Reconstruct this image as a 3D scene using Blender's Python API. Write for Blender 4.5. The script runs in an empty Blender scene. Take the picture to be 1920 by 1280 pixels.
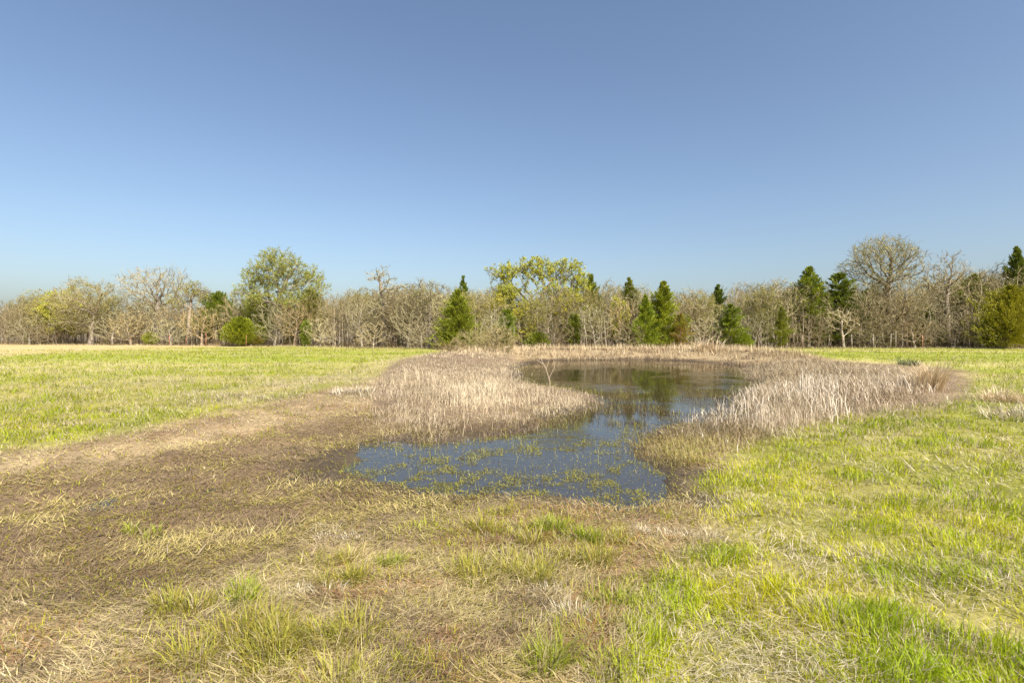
import bpy, math, random
import numpy as np
from math import radians, pi
from mathutils import Vector

# ------------------------------------------------------------------ camera, sky, sun
sc = bpy.context.scene
COL = sc.collection
F, HOR, CH = 1000.0, 622.0, 1.65            # focal length (of a 1920 px wide frame), horizon row, eye height
PITCH = math.atan((640 - HOR) / F)
cam = bpy.data.cameras.new('camera'); cam.lens = 36 * F / 1920; cam.sensor_width = 36
cam.clip_start = 0.05; cam.clip_end = 8000
cam_o = bpy.data.objects.new('camera', cam); COL.objects.link(cam_o)
cam_o.location = (0, 0, CH); cam_o.rotation_euler = (pi / 2 - PITCH, 0, 0)
sc.camera = cam_o

SUN_EL, SUN_AZ = radians(46), radians(142)     # azimuth clockwise from the viewing direction
S = Vector((math.sin(SUN_AZ) * math.cos(SUN_EL), math.cos(SUN_AZ) * math.cos(SUN_EL), math.sin(SUN_EL)))
w = bpy.data.worlds.new('World'); sc.world = w; w.use_nodes = True
nt = w.node_tree; nt.nodes.clear()
sky = nt.nodes.new('ShaderNodeTexSky'); sky.sky_type = 'NISHITA'; sky.sun_disc = False
sky.sun_elevation = SUN_EL; sky.sun_rotation = SUN_AZ
sky.altitude = 0; sky.air_density = 0.95; sky.dust_density = 2.3; sky.ozone_density = 1.8
bg = nt.nodes.new('ShaderNodeBackground'); bg.inputs['Strength'].default_value = 0.098
out = nt.nodes.new('ShaderNodeOutputWorld')
nt.links.new(sky.outputs[0], bg.inputs[0]); nt.links.new(bg.outputs[0], out.inputs[0])
sl = bpy.data.lights.new('sun', 'SUN'); sl.energy = 5.0; sl.angle = radians(0.53); sl.color = (1.0, 0.94, 0.84)
so = bpy.data.objects.new('sun', sl); COL.objects.link(so)
so.rotation_euler = (-S).to_track_quat('-Z', 'Y').to_euler(); so.location = (20, -20, 30)
vs = sc.view_settings; vs.view_transform = 'Standard'; vs.look = 'None'; vs.gamma = 1; vs.exposure = 0.80
sc.cycles.use_denoising = True
sc.cycles.max_bounces = 6; sc.cycles.diffuse_bounces = 3; sc.cycles.glossy_bounces = 3
sc.cycles.transmission_bounces = 3; sc.cycles.transparent_max_bounces = 8

# ------------------------------------------------------------------ helpers
def srgb(r, g, b):
    f = lambda c: (c / 255 / 12.92) if c / 255 <= 0.04045 else ((c / 255 + 0.055) / 1.055) ** 2.4
    return np.array([f(r), f(g), f(b)])

def p2w(px, py, z=-0.1):
    """where the ray through a point of the photograph meets the level z"""
    x, y = (px - 960) / F, -(py - 640) / F
    c, s = math.cos(PITCH), math.sin(PITCH)
    d = np.array([x, c + y * s, y * c - s])
    t = (z - CH) / d[2]
    return np.array([d[0] * t, d[1] * t])

def hash2(ix, iy, seed):
    n = (ix.astype(np.int64) * 374761393 + iy.astype(np.int64) * 668265263 + seed * 1442695041) & 0x7fffffff
    n = ((n ^ (n >> 13)) * 1274126177) & 0x7fffffff
    n = (n ^ (n >> 16)) & 0x7fffffff
    return (n % 1000003) / 1000003.0

def vnoise(x, y, seed=0):
    ix, iy = np.floor(x), np.floor(y); fx, fy = x - ix, y - iy
    fx = fx * fx * (3 - 2 * fx); fy = fy * fy * (3 - 2 * fy)
    a, b = hash2(ix, iy, seed), hash2(ix + 1, iy, seed)
    c, d = hash2(ix, iy + 1, seed), hash2(ix + 1, iy + 1, seed)
    return (a * (1 - fx) + b * fx) * (1 - fy) + (c * (1 - fx) + d * fx) * fy

def fbm(x, y, seed=0, o=3):
    v, a, t = 0, 1, 0
    for k in range(o):
        v = v + a * vnoise(x * 2 ** k, y * 2 ** k, seed + 17 * k); t += a; a *= 0.55
    return v / t

def sstep(a, b, x):
    t = np.clip((x - a) / (b - a), 0, 1); return t * t * (3 - 2 * t)

def sdist(poly, X, Y):
    """signed distance to a polygon, positive outside"""
    X = np.asarray(X, float); Y = np.asarray(Y, float)
    best = np.full(X.shape, 1e9); ins = np.zeros(X.shape, bool); n = len(poly)
    for i in range(n):
        (ax, ay), (bx, by) = poly[i], poly[(i + 1) % n]
        ex, ey = bx - ax, by - ay; px, py = X - ax, Y - ay
        t = np.clip((px * ex + py * ey) / (ex * ex + ey * ey + 1e-12), 0, 1)
        best = np.minimum(best, (px - ex * t) ** 2 + (py - ey * t) ** 2)
        with np.errstate(divide='ignore', invalid='ignore'):
            cr = ((ay > Y) != (by > Y)) & (X < (bx - ax) * (Y - ay) / (by - ay + 1e-15) + ax)
        ins ^= cr
    d = np.sqrt(best)
    return np.where(ins, -d, d)

def wpoly(pts, z=-0.1): return [tuple(p2w(x, y, z)) for x, y in pts]

WZ = -0.24                                        # the level of the pond
POND = wpoly([(600, 892), (640, 862), (705, 836), (790, 824), (900, 817), (1000, 806), (1035, 786), (1080, 772), (1125, 764), (1140, 752),
              (1110, 738), (1060, 728), (1010, 722), (978, 712), (970, 695), (985, 681), (1040, 675), (1130, 673), (1230, 674), (1320, 678),
              (1390, 685), (1440, 694), (1450, 706), (1420, 722), (1390, 740), (1400, 765), (1340, 790), (1240, 800), (1185, 826), (1175, 850),
              (1225, 872), (1265, 893), (1250, 932), (1180, 948), (1080, 938), (980, 930), (880, 932), (800, 924), (730, 912), (660, 903)], WZ)
MARSH = wpoly([(-300, 905), (60, 880), (300, 838), (520, 800), (660, 775), (760, 800), (900, 815), (960, 850), (960, 930), (860, 950), (620, 985),
               (560, 1020), (420, 1080), (200, 1140), (-100, 1180), (-400, 1200)])
LUSH = wpoly([(1150, 1330), (1160, 1180), (1190, 1090), (1320, 980), (1300, 930), (1290, 885), (1370, 838), (1480, 800), (1600, 768), (1715, 744), (1735, 720), (1745, 692), (1830, 690),
              (2300, 690), (3200, 900), (2600, 1900), (1150, 1900)])
FIELD = wpoly([(-900, 1000), (0, 858), (160, 822), (330, 790), (480, 757), (600, 735), (700, 715), (760, 690), (850, 665), (880, 655), (820, 640), (-2500, 640), (-3000, 800)])
STRAWF = wpoly([(230, 772), (420, 728), (560, 712), (700, 684), (860, 664), (860, 682), (730, 722), (600, 742), (480, 756), (330, 770)])
FARR = wpoly([(1440, 664), (1500, 676), (1640, 686), (1730, 696), (1830, 706), (2300, 700), (2600, 640), (1400, 644)])
BRUSH = wpoly([(690, 800), (690, 735), (745, 688), (800, 672), (880, 664), (975, 668), (985, 700), (990, 720), (1060, 728), (1125, 745), (1140, 762), (1070, 776),
               (1020, 788), (900, 808), (790, 812)])
REEDS = wpoly([(1315, 818), (1310, 785), (1335, 752), (1400, 730), (1550, 722), (1680, 722), (1740, 728), (1725, 756), (1620, 790), (1500, 815), (1380, 830)])
BROWNR = wpoly([(1375, 688), (1460, 680), (1600, 688), (1700, 700), (1745, 718), (1725, 748), (1590, 775), (1400, 780), (1395, 740), (1440, 715)])
BANK = wpoly([(850, 668), (960, 666), (1150, 664), (1300, 665), (1430, 672), (1500, 676), (1560, 678), (1480, 660), (1400, 650), (1200, 645), (900, 645), (820, 655)], 0.1)
FOOT = wpoly([(960, 672), (985, 680), (1040, 676), (1130, 674), (1230, 675), (1320, 679), (1390, 686), (1440, 696), (1560, 690), (1500, 676), (1400, 669), (1300, 665), (1150, 664), (1000, 665)], -0.15)

def ground_z(X, Y):
    X = np.asarray(X, float); Y = np.asarray(Y, float)
    d = sdist(POND, X, Y) + (fbm(X * 0.9, Y * 0.9, 5) - 0.5) * 0.9
    m = sdist(MARSH, X, Y)
    r = np.hypot(X, Y)
    field = 0.0 + (fbm(X * 0.11, Y * 0.11, 3) - 0.5) * 0.22 * sstep(2, 12, r)
    up = field * sstep(0, 6, d) + (WZ + 0.05) * (1 - sstep(0, 4.5, d))
    up = up - (0.05) * (1 - sstep(-0.15, 0.35, d))
    marsh = WZ + 0.034 + (fbm(X * 1.1, Y * 1.1, 9) - 0.5) * 0.16
    k = sstep(0.6, -1.6, m)
    up = up * (1 - k) + np.maximum(marsh, WZ - 0.05) * k
    far = sstep(26, 33, Y)
    up = up + far * sstep(0.6, 4.0, d) * sstep(9.5, 5.5, d) * 0.30 * sstep(26, 14, np.abs(X - 8))
    ins = WZ - 0.55 * sstep(0, 3.0, -d) - 0.02
    z = np.where(d > 0, up, ins)
    return z + (fbm(X * 2.3, Y * 2.3, 21) - 0.5) * 0.07 * sstep(40, 8, r) * sstep(-0.2, 0.5, d)

def mesh_obj(name, V, tris, mat, parent=None, col=None, quads=None, smooth=False):
    me = bpy.data.meshes.new(name)
    V = np.asarray(V, np.float32); T = np.asarray(tris, np.int32).reshape(-1, 3)
    nq = 0 if quads is None else len(quads)
    loops = T.ravel() if nq == 0 else np.concatenate([T.ravel(), np.asarray(quads, np.int32).ravel()])
    starts = np.arange(len(T)) * 3
    if nq: starts = np.concatenate([starts, len(T) * 3 + np.arange(nq) * 4])
    me.vertices.add(len(V)); me.vertices.foreach_set('co', V.ravel())
    me.loops.add(len(loops)); me.loops.foreach_set('vertex_index', loops.astype(np.int32))
    me.polygons.add(len(starts)); me.polygons.foreach_set('loop_start', starts.astype(np.int32))
    me.update(calc_edges=True)
    if smooth: me.polygons.foreach_set('use_smooth', np.ones(len(starts), bool))
    if col is not None:
        a = me.color_attributes.new('tone', 'FLOAT_COLOR', 'POINT')
        c4 = np.ones((len(V), 4), np.float32); c4[:, :3] = col
        a.data.foreach_set('color', c4.ravel())
    me.materials.append(mat)
    o = bpy.data.objects.new(name, me); COL.objects.link(o)
    if parent: o.parent = parent
    return o

def tag(o, label=None, cat=None, group=None, kind=None):
    if label: o['label'] = label
    if cat: o['category'] = cat
    if group: o['group'] = group
    if kind: o['kind'] = kind
    return o

def empty(name, loc, rz=0, scale=(1, 1, 1)):
    o = bpy.data.objects.new(name, None); COL.objects.link(o)
    o.location = loc; o.rotation_euler = (0, 0, rz); o.scale = scale; o.empty_display_size = 0.2
    return o

def ribbon(P, az, lean, bend, L, W, rng, simple=False, twist=None):
    """tapered blades: base points, heading, angle from upright, further bend, length, width -> verts, tris, verts per blade"""
    n = len(P)
    hx, hy = np.cos(az), np.sin(az)
    tw = az + pi / 2 + (rng.uniform(-0.9, 0.9, n) if twist is None else twist)
    sx, sy = np.cos(tw) * W / 2, np.sin(tw) * W / 2
    side = np.stack([sx, sy, np.zeros(n)], 1)
    dirv = lambda a: np.stack([np.sin(a) * hx, np.sin(a) * hy, np.cos(a)], 1)
    if simple:
        V = np.stack([P - side, P + side, P + dirv(lean + bend * 0.5) * L[:, None]], 1).reshape(-1, 3)
        return V, np.arange(n * 3).reshape(-1, 3), 3
    m = P + dirv(lean) * (L * 0.5)[:, None]; t = m + dirv(lean + bend) * (L * 0.5)[:, None]
    V = np.stack([P - side, P + side, m - side * 0.75, m + side * 0.75, t], 1).reshape(-1, 3)
    b = (np.arange(n) * 5)[:, None]
    T = np.concatenate([b + np.array([[0, 1, 3]]), b + np.array([[0, 3, 2]]), b + np.array([[2, 3, 4]])], 1).reshape(-1, 3)
    return V, T, 5

def blades(name, parts, mat, parent=None):
    """parts: list of (verts, tris, k, colours per blade) joined into one mesh"""
    Vs, Ts, Cs, off = [], [], [], 0
    for V, T, k, c in parts:
        Vs.append(V); Ts.append(T + off); Cs.append(np.repeat(c, k, axis=0)); off += len(V)
    return mesh_obj(name, np.concatenate(Vs), np.concatenate(Ts), mat, parent, np.concatenate(Cs))

# ------------------------------------------------------------------ materials
def nodes_of(name):
    m = bpy.data.materials.new(name); m.use_nodes = True; m.node_tree.nodes.clear()
    return m, m.node_tree, m.node_tree.nodes, m.node_tree.links

def leaf_mat(name, transl=0.3, gloss=0.06, rough=0.5, objcol=False, var=0.25, flat=None):
    m, t, N, Lk = nodes_of(name)
    o = N.new('ShaderNodeOutputMaterial')
    at = N.new('ShaderNodeAttribute'); at.attribute_name = 'tone'
    src = at.outputs['Color']
    if flat is not None:
        rgb = N.new('ShaderNodeRGB'); rgb.outputs[0].default_value = (*flat, 1); src = rgb.outputs[0]
    if objcol:
        oi = N.new('ShaderNodeObjectInfo')
        mx = N.new('ShaderNodeMix'); mx.data_type = 'RGBA'; mx.blend_type = 'MULTIPLY'; mx.inputs[0].default_value = 1
        Lk.new(src, mx.inputs[6]); Lk.new(oi.outputs['Color'], mx.inputs[7]); src = mx.outputs[2]
        hs = N.new('ShaderNodeHueSaturation'); hm = N.new('ShaderNodeMath'); hm.operation = 'MULTIPLY'; hm.inputs[1].default_value = 7.31
        hf = N.new('ShaderNodeMath'); hf.operation = 'FRACT'; hr = N.new('ShaderNodeMapRange'); hr.inputs[3].default_value = 0.494; hr.inputs[4].default_value = 0.520
        Lk.new(oi.outputs['Random'], hm.inputs[0]); Lk.new(hm.outputs[0], hf.inputs[0]); Lk.new(hf.outputs[0], hr.inputs[0]); Lk.new(hr.outputs[0], hs.inputs['Hue'])
        mr = N.new('ShaderNodeMapRange')
        Lk.new(oi.outputs['Random'], mr.inputs[0]); mr.inputs[3].default_value = 1 - var; mr.inputs[4].default_value = 1 + var
        Lk.new(mr.outputs[0], hs.inputs['Value']); Lk.new(src, hs.inputs['Color']); src = hs.outputs[0]
    d = N.new('ShaderNodeBsdfDiffuse'); tr = N.new('ShaderNodeBsdfTranslucent'); g = N.new('ShaderNodeBsdfGlossy')
    g.inputs['Roughness'].default_value = rough
    Lk.new(src, d.inputs[0]); Lk.new(src, tr.inputs[0])
    a = N.new('ShaderNodeMixShader'); a.inputs[0].default_value = transl
    Lk.new(d.outputs[0], a.inputs[1]); Lk.new(tr.outputs[0], a.inputs[2])
    b = N.new('ShaderNodeMixShader'); b.inputs[0].default_value = gloss
    Lk.new(a.outputs[0], b.inputs[1]); Lk.new(g.outputs[0], b.inputs[2]); Lk.new(b.outputs[0], o.inputs[0])
    return m

M_GRASS = leaf_mat('grass_blade', 0.42, 0.015)
M_STRAW = leaf_mat('dry_straw', 0.2, 0.05)
M_STEM = leaf_mat('dry_stem', 0.1, 0.03)
M_TWIG = leaf_mat('twig_bark', 0.0, 0.02, objcol=True, var=0.3)
M_LEAF = leaf_mat('young_leaf', 0.35, 0.03, objcol=True, var=0.12)
M_CEDAR = leaf_mat('cedar_spray', 0.2, 0.03, objcol=True, var=0.12)

def bark_mat():
    m, t, N, Lk = nodes_of('bark')
    o = N.new('ShaderNodeOutputMaterial'); p = N.new('ShaderNodeBsdfPrincipled'); p.inputs['Roughness'].default_value = 0.9
    tc = N.new('ShaderNodeTexCoord'); mp = N.new('ShaderNodeMapping'); mp.inputs['Scale'].default_value = (9, 9, 1.6)
    nz = N.new('ShaderNodeTexNoise'); nz.inputs['Scale'].default_value = 1.5; nz.inputs['Detail'].default_value = 6
    cr = N.new('ShaderNodeValToRGB'); e = cr.color_ramp.elements
    e[0].position = 0.3; e[0].color = (0.13, 0.105, 0.08, 1); e[1].position = 0.7; e[1].color = (0.40, 0.34, 0.27, 1)
    oi = N.new('ShaderNodeObjectInfo'); mx = N.new('ShaderNodeMix'); mx.data_type = 'RGBA'; mx.blend_type = 'MULTIPLY'; mx.inputs[0].default_value = 1
    bp = N.new('ShaderNodeBump'); bp.inputs['Strength'].default_value = 0.6; bp.inputs['Distance'].default_value = 0.05
    Lk.new(tc.outputs['Object'], mp.inputs[0]); Lk.new(mp.outputs[0], nz.inputs[0]); Lk.new(nz.outputs[0], cr.inputs[0])
    Lk.new(cr.outputs[0], mx.inputs[6]); Lk.new(oi.outputs['Color'], mx.inputs[7]); Lk.new(mx.outputs[2], p.inputs['Base Color'])
    Lk.new(nz.outputs[0], bp.inputs['Height']); Lk.new(bp.outputs[0], p.inputs['Normal']); Lk.new(p.outputs[0], o.inputs[0])
    return m
M_BARK = bark_mat()

def ground_mat():
    m, t, N, Lk = nodes_of('meadow_soil')
    o = N.new('ShaderNodeOutputMaterial'); p = N.new('ShaderNodeBsdfPrincipled'); p.inputs['Roughness'].default_value = 0.85
    p.inputs['Specular IOR Level'].default_value = 0.25
    at = N.new('ShaderNodeAttribute'); at.attribute_name = 'tone'
    tc = N.new('ShaderNodeTexCoord')
    n1 = N.new('ShaderNodeTexNoise'); n1.inputs['Scale'].default_value = 14; n1.inputs['Detail'].default_value = 8; n1.inputs['Roughness'].default_value = 0.7
    n2 = N.new('ShaderNodeTexNoise'); n2.inputs['Scale'].default_value = 1.3; n2.inputs['Detail'].default_value = 5
    Lk.new(tc.outputs['Object'], n1.inputs[0]); Lk.new(tc.outputs['Object'], n2.inputs[0])
    mr = N.new('ShaderNodeMapRange'); mr.inputs[1].default_value = 0.25; mr.inputs[2].default_value = 0.75; mr.inputs[3].default_value = 0.5; mr.inputs[4].default_value = 1.5
    m2 = N.new('ShaderNodeMapRange'); m2.inputs[1].default_value = 0.3; m2.inputs[2].default_value = 0.7; m2.inputs[3].default_value = 0.8; m2.inputs[4].default_value = 1.2
    Lk.new(n1.outputs[0], mr.inputs[0]); Lk.new(n2.outputs[0], m2.inputs[0])
    mu = N.new('ShaderNodeMath'); mu.operation = 'MULTIPLY'; Lk.new(mr.outputs[0], mu.inputs[0]); Lk.new(m2.outputs[0], mu.inputs[1])
    vm = N.new('ShaderNodeVectorMath'); vm.operation = 'SCALE'; Lk.new(at.outputs['Color'], vm.inputs[0]); Lk.new(mu.outputs[0], vm.inputs['Scale'])
    bp = N.new('ShaderNodeBump'); bp.inputs['Strength'].default_value = 0.7; bp.inputs['Distance'].default_value = 0.03
    Lk.new(n1.outputs[0], bp.inputs['Height']); Lk.new(bp.outputs[0], p.inputs['Normal'])
    Lk.new(vm.outputs[0], p.inputs['Base Color']); Lk.new(p.outputs[0], o.inputs[0])
    return m

def water_mat():
    m, t, N, Lk = nodes_of('pond_water')
    o = N.new('ShaderNodeOutputMaterial')
    tc = N.new('ShaderNodeTexCoord'); mp = N.new('ShaderNodeMapping'); mp.inputs['Scale'].default_value = (1, 1.6, 1)
    n1 = N.new('ShaderNodeTexNoise'); n1.inputs['Scale'].default_value = 2.4; n1.inputs['Detail'].default_value = 4
    n2 = N.new('ShaderNodeTexNoise'); n2.inputs['Scale'].default_value = 0.3; n2.inputs['Detail'].default_value = 2
    Lk.new(tc.outputs['Object'], mp.inputs[0]); Lk.new(mp.outputs[0], n1.inputs[0]); Lk.new(tc.outputs['Object'], n2.inputs[0])
    mr = N.new('ShaderNodeMapRange'); mr.inputs[1].default_value = 0.46; mr.inputs[2].default_value = 0.62; mr.inputs[3].default_value = 0.008; mr.inputs[4].default_value = 0.10
    Lk.new(n2.outputs[0], mr.inputs[0])
    bp = N.new('ShaderNodeBump'); bp.inputs['Distance'].default_value = 0.25
    Lk.new(mr.outputs[0], bp.inputs['Strength']); Lk.new(n1.outputs[0], bp.inputs['Height'])
    fr = N.new('ShaderNodeFresnel'); fr.inputs['IOR'].default_value = 2.3; Lk.new(bp.outputs[0], fr.inputs['Normal'])
    gl = N.new('ShaderNodeBsdfGlossy'); gl.inputs['Roughness'].default_value = 0.03; Lk.new(bp.outputs[0], gl.inputs['Normal'])
    tr = N.new('ShaderNodeBsdfTransparent'); tr.inputs[0].default_value = (0.45, 0.36, 0.22, 1)
    df = N.new('ShaderNodeBsdfDiffuse'); df.inputs[0].default_value = (0.085, 0.066, 0.036, 1)
    a = N.new('ShaderNodeMixShader'); a.inputs[0].default_value = 0.5; Lk.new(tr.outputs[0], a.inputs[1]); Lk.new(df.outputs[0], a.inputs[2])
    b = N.new('ShaderNodeMixShader'); Lk.new(fr.outputs[0], b.inputs[0]); Lk.new(a.outputs[0], b.inputs[1]); Lk.new(gl.outputs[0], b.inputs[2])
    Lk.new(b.outputs[0], o.inputs[0])
    return m

# ------------------------------------------------------------------ colours of the ground cover
GREEN = np.array([0.26, 0.33, 0.012]); YGREEN = np.array([0.43, 0.41, 0.014]); DGREEN = np.array([0.13, 0.19, 0.015])
STRAW = np.array([0.50, 0.41, 0.23]); PALE = np.array([0.58, 0.51, 0.36]); BROWN = np.array([0.22, 0.155, 0.085]); RUST = np.array([0.33, 0.15, 0.06])
MUD = np.array([0.105, 0.075, 0.045]); OLIVE = np.array([0.30, 0.26, 0.05]); PINKB = np.array([0.42, 0.335, 0.225])
mix = lambda a, b, t: a[None, :] * (1 - t[:, None]) + b[None, :] * t[:, None] if a.ndim == 1 else a * (1 - t[:, None]) + (b[None, :] if b.ndim == 1 else b) * t[:, None]

def fields(X, Y):
    r = np.hypot(X, Y)
    wx = X + (fbm(X * 0.8 / np.maximum(1, r / 8), Y * 0.8 / np.maximum(1, r / 8), 31) - 0.5) * 0.16 * r
    wy = Y + (fbm(X * 0.8 / np.maximum(1, r / 8), Y * 0.8 / np.maximum(1, r / 8), 47) - 0.5) * 0.16 * r
    s = lambda P, soft: sstep(soft, -soft, sdist(P, wx, wy) / np.maximum(1, r * 0.12))
    f = dict(r=r, d=sdist(POND, X, Y), marsh=s(MARSH, 0.35), lush=s(LUSH, 0.25), field=s(FIELD, 0.3), farr=s(FARR, 0.2),
             brush=s(BRUSH, 0.1), strawf=s(STRAWF, 0.5), reeds=s(REEDS, 0.1), brownr=s(BROWNR, 0.1), bank=s(BANK, 0.2))
    f['n1'] = fbm(X * 0.55, Y * 0.55, 61, 3); f['n2'] = fbm(X * 1.9, Y * 1.9, 77, 2); f['n3'] = fbm(X * 0.16, Y * 0.16, 83, 2)
    # the dry end of the left field far away
    asp = X / np.maximum(Y, 1.0)
    f['tan'] = f['field'] * sstep(0, 16, Y - 27 - (asp + 0.96) * 62 + (f['n3'] - 0.5) * 14)
    f['woods'] = sstep(-1, 2.5, r - edge_r(X, Y))
    return f

EDGE = [(-400, 72), (0, 71), (200, 68), (400, 64), (600, 60), (760, 54), (860, 50), (1000, 52), (1200, 53), (1400, 55), (1600, 56), (1800, 54), (1920, 52), (2400, 50)]
def edge_d(px): return np.interp(px, [e[0] for e in EDGE], [e[1] for e in EDGE])      # depth of the wood's edge along the viewing axis
def edge_r(X, Y):
    Yp = np.maximum(Y, 1.0)
    return edge_d(960 + F * X / Yp) * np.hypot(X, Y) / Yp

# ------------------------------------------------------------------ ground, water
def build_ground():
    ang = np.radians(np.concatenate([np.linspace(-180, -62, 40)[:-1], np.linspace(-62, 62, 330), np.linspace(62, 180, 40)[1:]]))
    rad = np.concatenate([[0.3], np.geomspace(0.8, 95, 230), np.geomspace(110, 5000, 14)])
    A, R = np.meshgrid(ang, rad)
    X, Y = (R * np.sin(A)).ravel(), (R * np.cos(A)).ravel()
    Z = ground_z(X, Y); rr = np.hypot(X, Y)
    Z = np.where(rr > 100, 0.0, Z)
    f = fields(X, Y)
    grass = mix(np.array([0.20, 0.20, 0.03]), np.array([0.32, 0.26, 0.10]), np.clip(f['n1'] * 1.6 - 0.4, 0, 1))
    soil = mix(np.array([0.36, 0.27, 0.15]), np.array([0.22, 0.15, 0.085]), np.clip(f['n2'] * 2 - 0.5, 0, 1))
    c = soil
    g = np.maximum(np.maximum(f['lush'], f['field']), f['farr'])
    farg = sstep(14, 34, rr)[:, None]
    band = fbm(X * 0.06 + Y * 0.03, Y * 0.22, 97, 3)
    fg = mix(np.array([0.25, 0.28, 0.03]), np.array([0.42, 0.36, 0.13]), np.clip(0.6 * f['n1'] + 2.6 * band - 1.15 + 0.7 * f['strawf'], 0, 1))
    c = c * (1 - g[:, None]) + (grass * (1 - farg) + fg * farg) * g[:, None]
    c = mix(c, np.array([0.47, 0.36, 0.16]), f['tan'])
    c = mix(c, np.array([0.155, 0.105, 0.06]), f['marsh'] * 0.85)
    c = mix(c, np.array([0.17, 0.12, 0.075]), np.maximum(f['brush'], np.maximum(f['reeds'] * 0.45, f['brownr'] * 0.8)) * 0.85)
    c = mix(c, np.array([0.33, 0.25, 0.14]), f['bank'] * 0.9)
    c = mix(c, np.array([0.075, 0.055, 0.035]), sstep(0.9, 0.1, f['d'] + (f['n2'] - 0.5) * 0.8))
    c = mix(c, np.array([0.13, 0.095, 0.055]), f['woods'])
    nr, na = len(rad), len(ang)
    i = np.arange(nr - 1)[:, None] * na + np.arange(na - 1)[None, :]
    q = np.stack([i, i + 1, i + 1 + na, i + na], -1).reshape(-1, 4)[:, ::-1]
    o = mesh_obj('ground', np.stack([X, Y, Z], 1), np.zeros((0, 3)), ground_mat(), None, c, quads=q, smooth=True)
    tag(o, kind='structure')
build_ground()

bx = np.array(POND)
x0, x1, y0, y1 = bx[:, 0].min() - 4, bx[:, 0].max() + 3, bx[:, 1].min() - 2.5, bx[:, 1].max() + 1.5
o = mesh_obj('pond_water', [(x0 - 8, y0, WZ), (x1, y0, WZ), (x1, y1, WZ), (x0 - 8, y1, WZ)], np.zeros((0, 3)), water_mat(), quads=[(0, 1, 2, 3)])
tag(o, kind='structure')

# ------------------------------------------------------------------ grass, straw, weeds
def spread(n, r0, r1, seed, half=50):
    """points whose density falls off with distance"""
    rng = np.random.default_rng(seed)
    r = r0 * (r1 / r0) ** rng.random(n); a = np.radians(rng.uniform(-1, 1, n) * (half + (42 if half > 40 else 0) * np.exp(-(r - r0) / 7)))
    return r * np.sin(a), r * np.cos(a), rng

def lod(name_parts, P, az, lean, bend, L, W, c, rng, cut=16):
    r = np.hypot(P[:, 0], P[:, 1]); near = r < cut
    for mk, simple in ((near, False), (~near, True)):
        if mk.any():
            V, T, k = ribbon(P[mk], az[mk], lean[mk], bend[mk], L[mk], W[mk], rng, simple)
            name_parts.append((V, T, k, c[mk]))

def pts3(X, Y, dz=-0.005): return np.stack([X, Y, ground_z(X, Y) + dz], 1)

def grass():
    X, Y, rng = spread(600000, 1.3, 66, 1)
    f = fields(X, Y); n = len(X); r = f['r']
    g = np.maximum(np.maximum(f['lush'], f['field'] * 0.9), f['farr'] * 0.9)
    patch = sstep(0.36, 0.58, f['n1'])
    tuft = sstep(0.5, 0.72, f['n2'])
    rest = (1 - f['marsh']) * (1 - f['brush']) * (1 - f['reeds']) * (1 - f['brownr']) * (1 - f['bank']) * (1 - g)
    dens = g * (0.3 + 0.7 * sstep(0.36, 0.56, 0.3 * f['n1'] + 0.3 * f['n2'] + 0.4 * fbm(X * 3.6, Y * 3.6, 105, 2))) + rest * (0.24 + 0.75 * tuft * patch) + f['marsh'] * 0.03 * (1 - g)
    dens *= sstep(0.1, 0.8, f['d']) * (1 - f['woods']) * (1 - 0.75 * f['brush']) * (1 - 0.35 * f['reeds']) * (1 - 0.8 * f['tan'])
    k = rng.random(n) < dens
    X, Y, r, g, n1, n2, sf = X[k], Y[k], r[k], g[k], f['n1'][k], f['n2'][k], f['strawf'][k]; n = len(X)
    band = fbm(X * 0.06 + Y * 0.03, Y * 0.22, 97, 3)
    u = rng.random(n)
    c = mix(YGREEN, GREEN, np.clip(1.6 * n2 - 0.35 + 0.5 * (u - 0.5), 0, 1))
    c = mix(c, DGREEN, np.clip((rng.random(n) - 0.72) * 2, 0, 1))
    c = mix(c, np.array([0.40, 0.36, 0.05]), (1 - g) * 0.55)
    c = c * (rng.uniform(0.8, 1.3, n) * (0.86 + 0.42 * sstep(16, 4, r)))[:, None]  # nearer blades coloured lighter to offset their self-shadow
    dry = rng.random(n) < (0.10 + 0.28 * sstep(0.5, 0.68, fbm(X * 2.1, Y * 2.1, 93)) + 0.25 * sstep(0.5, 0.7, fbm(X * 0.9, Y * 0.9, 90)) + 0.15 * (1 - g) + 0.5 * sf * g + np.clip(1.6 * band - 0.82, 0, 0.4) * (r > 9))
    c[dry] = (mix(STRAW, PALE, rng.random(n)) * rng.uniform(0.7, 1.1, n)[:, None])[dry]
    n5 = fbm(X * 3.6, Y * 3.6, 105, 2)
    L = (0.045 + 0.05 * sstep(0.35, 0.7, n2) + 0.05 * sstep(0.45, 0.75, n5)) * rng.uniform(0.6, 1.35, n) * (0.65 + 0.45 * g)
    L = np.where(r > 14, L * 1.25, L)
    W = (0.0028 + 0.0008 * r) * rng.uniform(0.7, 1.3, n)
    az = 2 * pi * fbm(X * 1.3, Y * 1.3, 111) * 3 + rng.normal(0, 1.2, n)
    lean = np.abs(rng.normal(0.3, 0.35, n)) + dry * rng.uniform(0, 0.7, n)
    parts = []
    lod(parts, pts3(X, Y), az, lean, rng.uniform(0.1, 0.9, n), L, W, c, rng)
    tag(blades('pasture_grass', parts, M_GRASS), 'short yellow-green spring grass covering the pasture', 'grass', kind='stuff')

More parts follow.
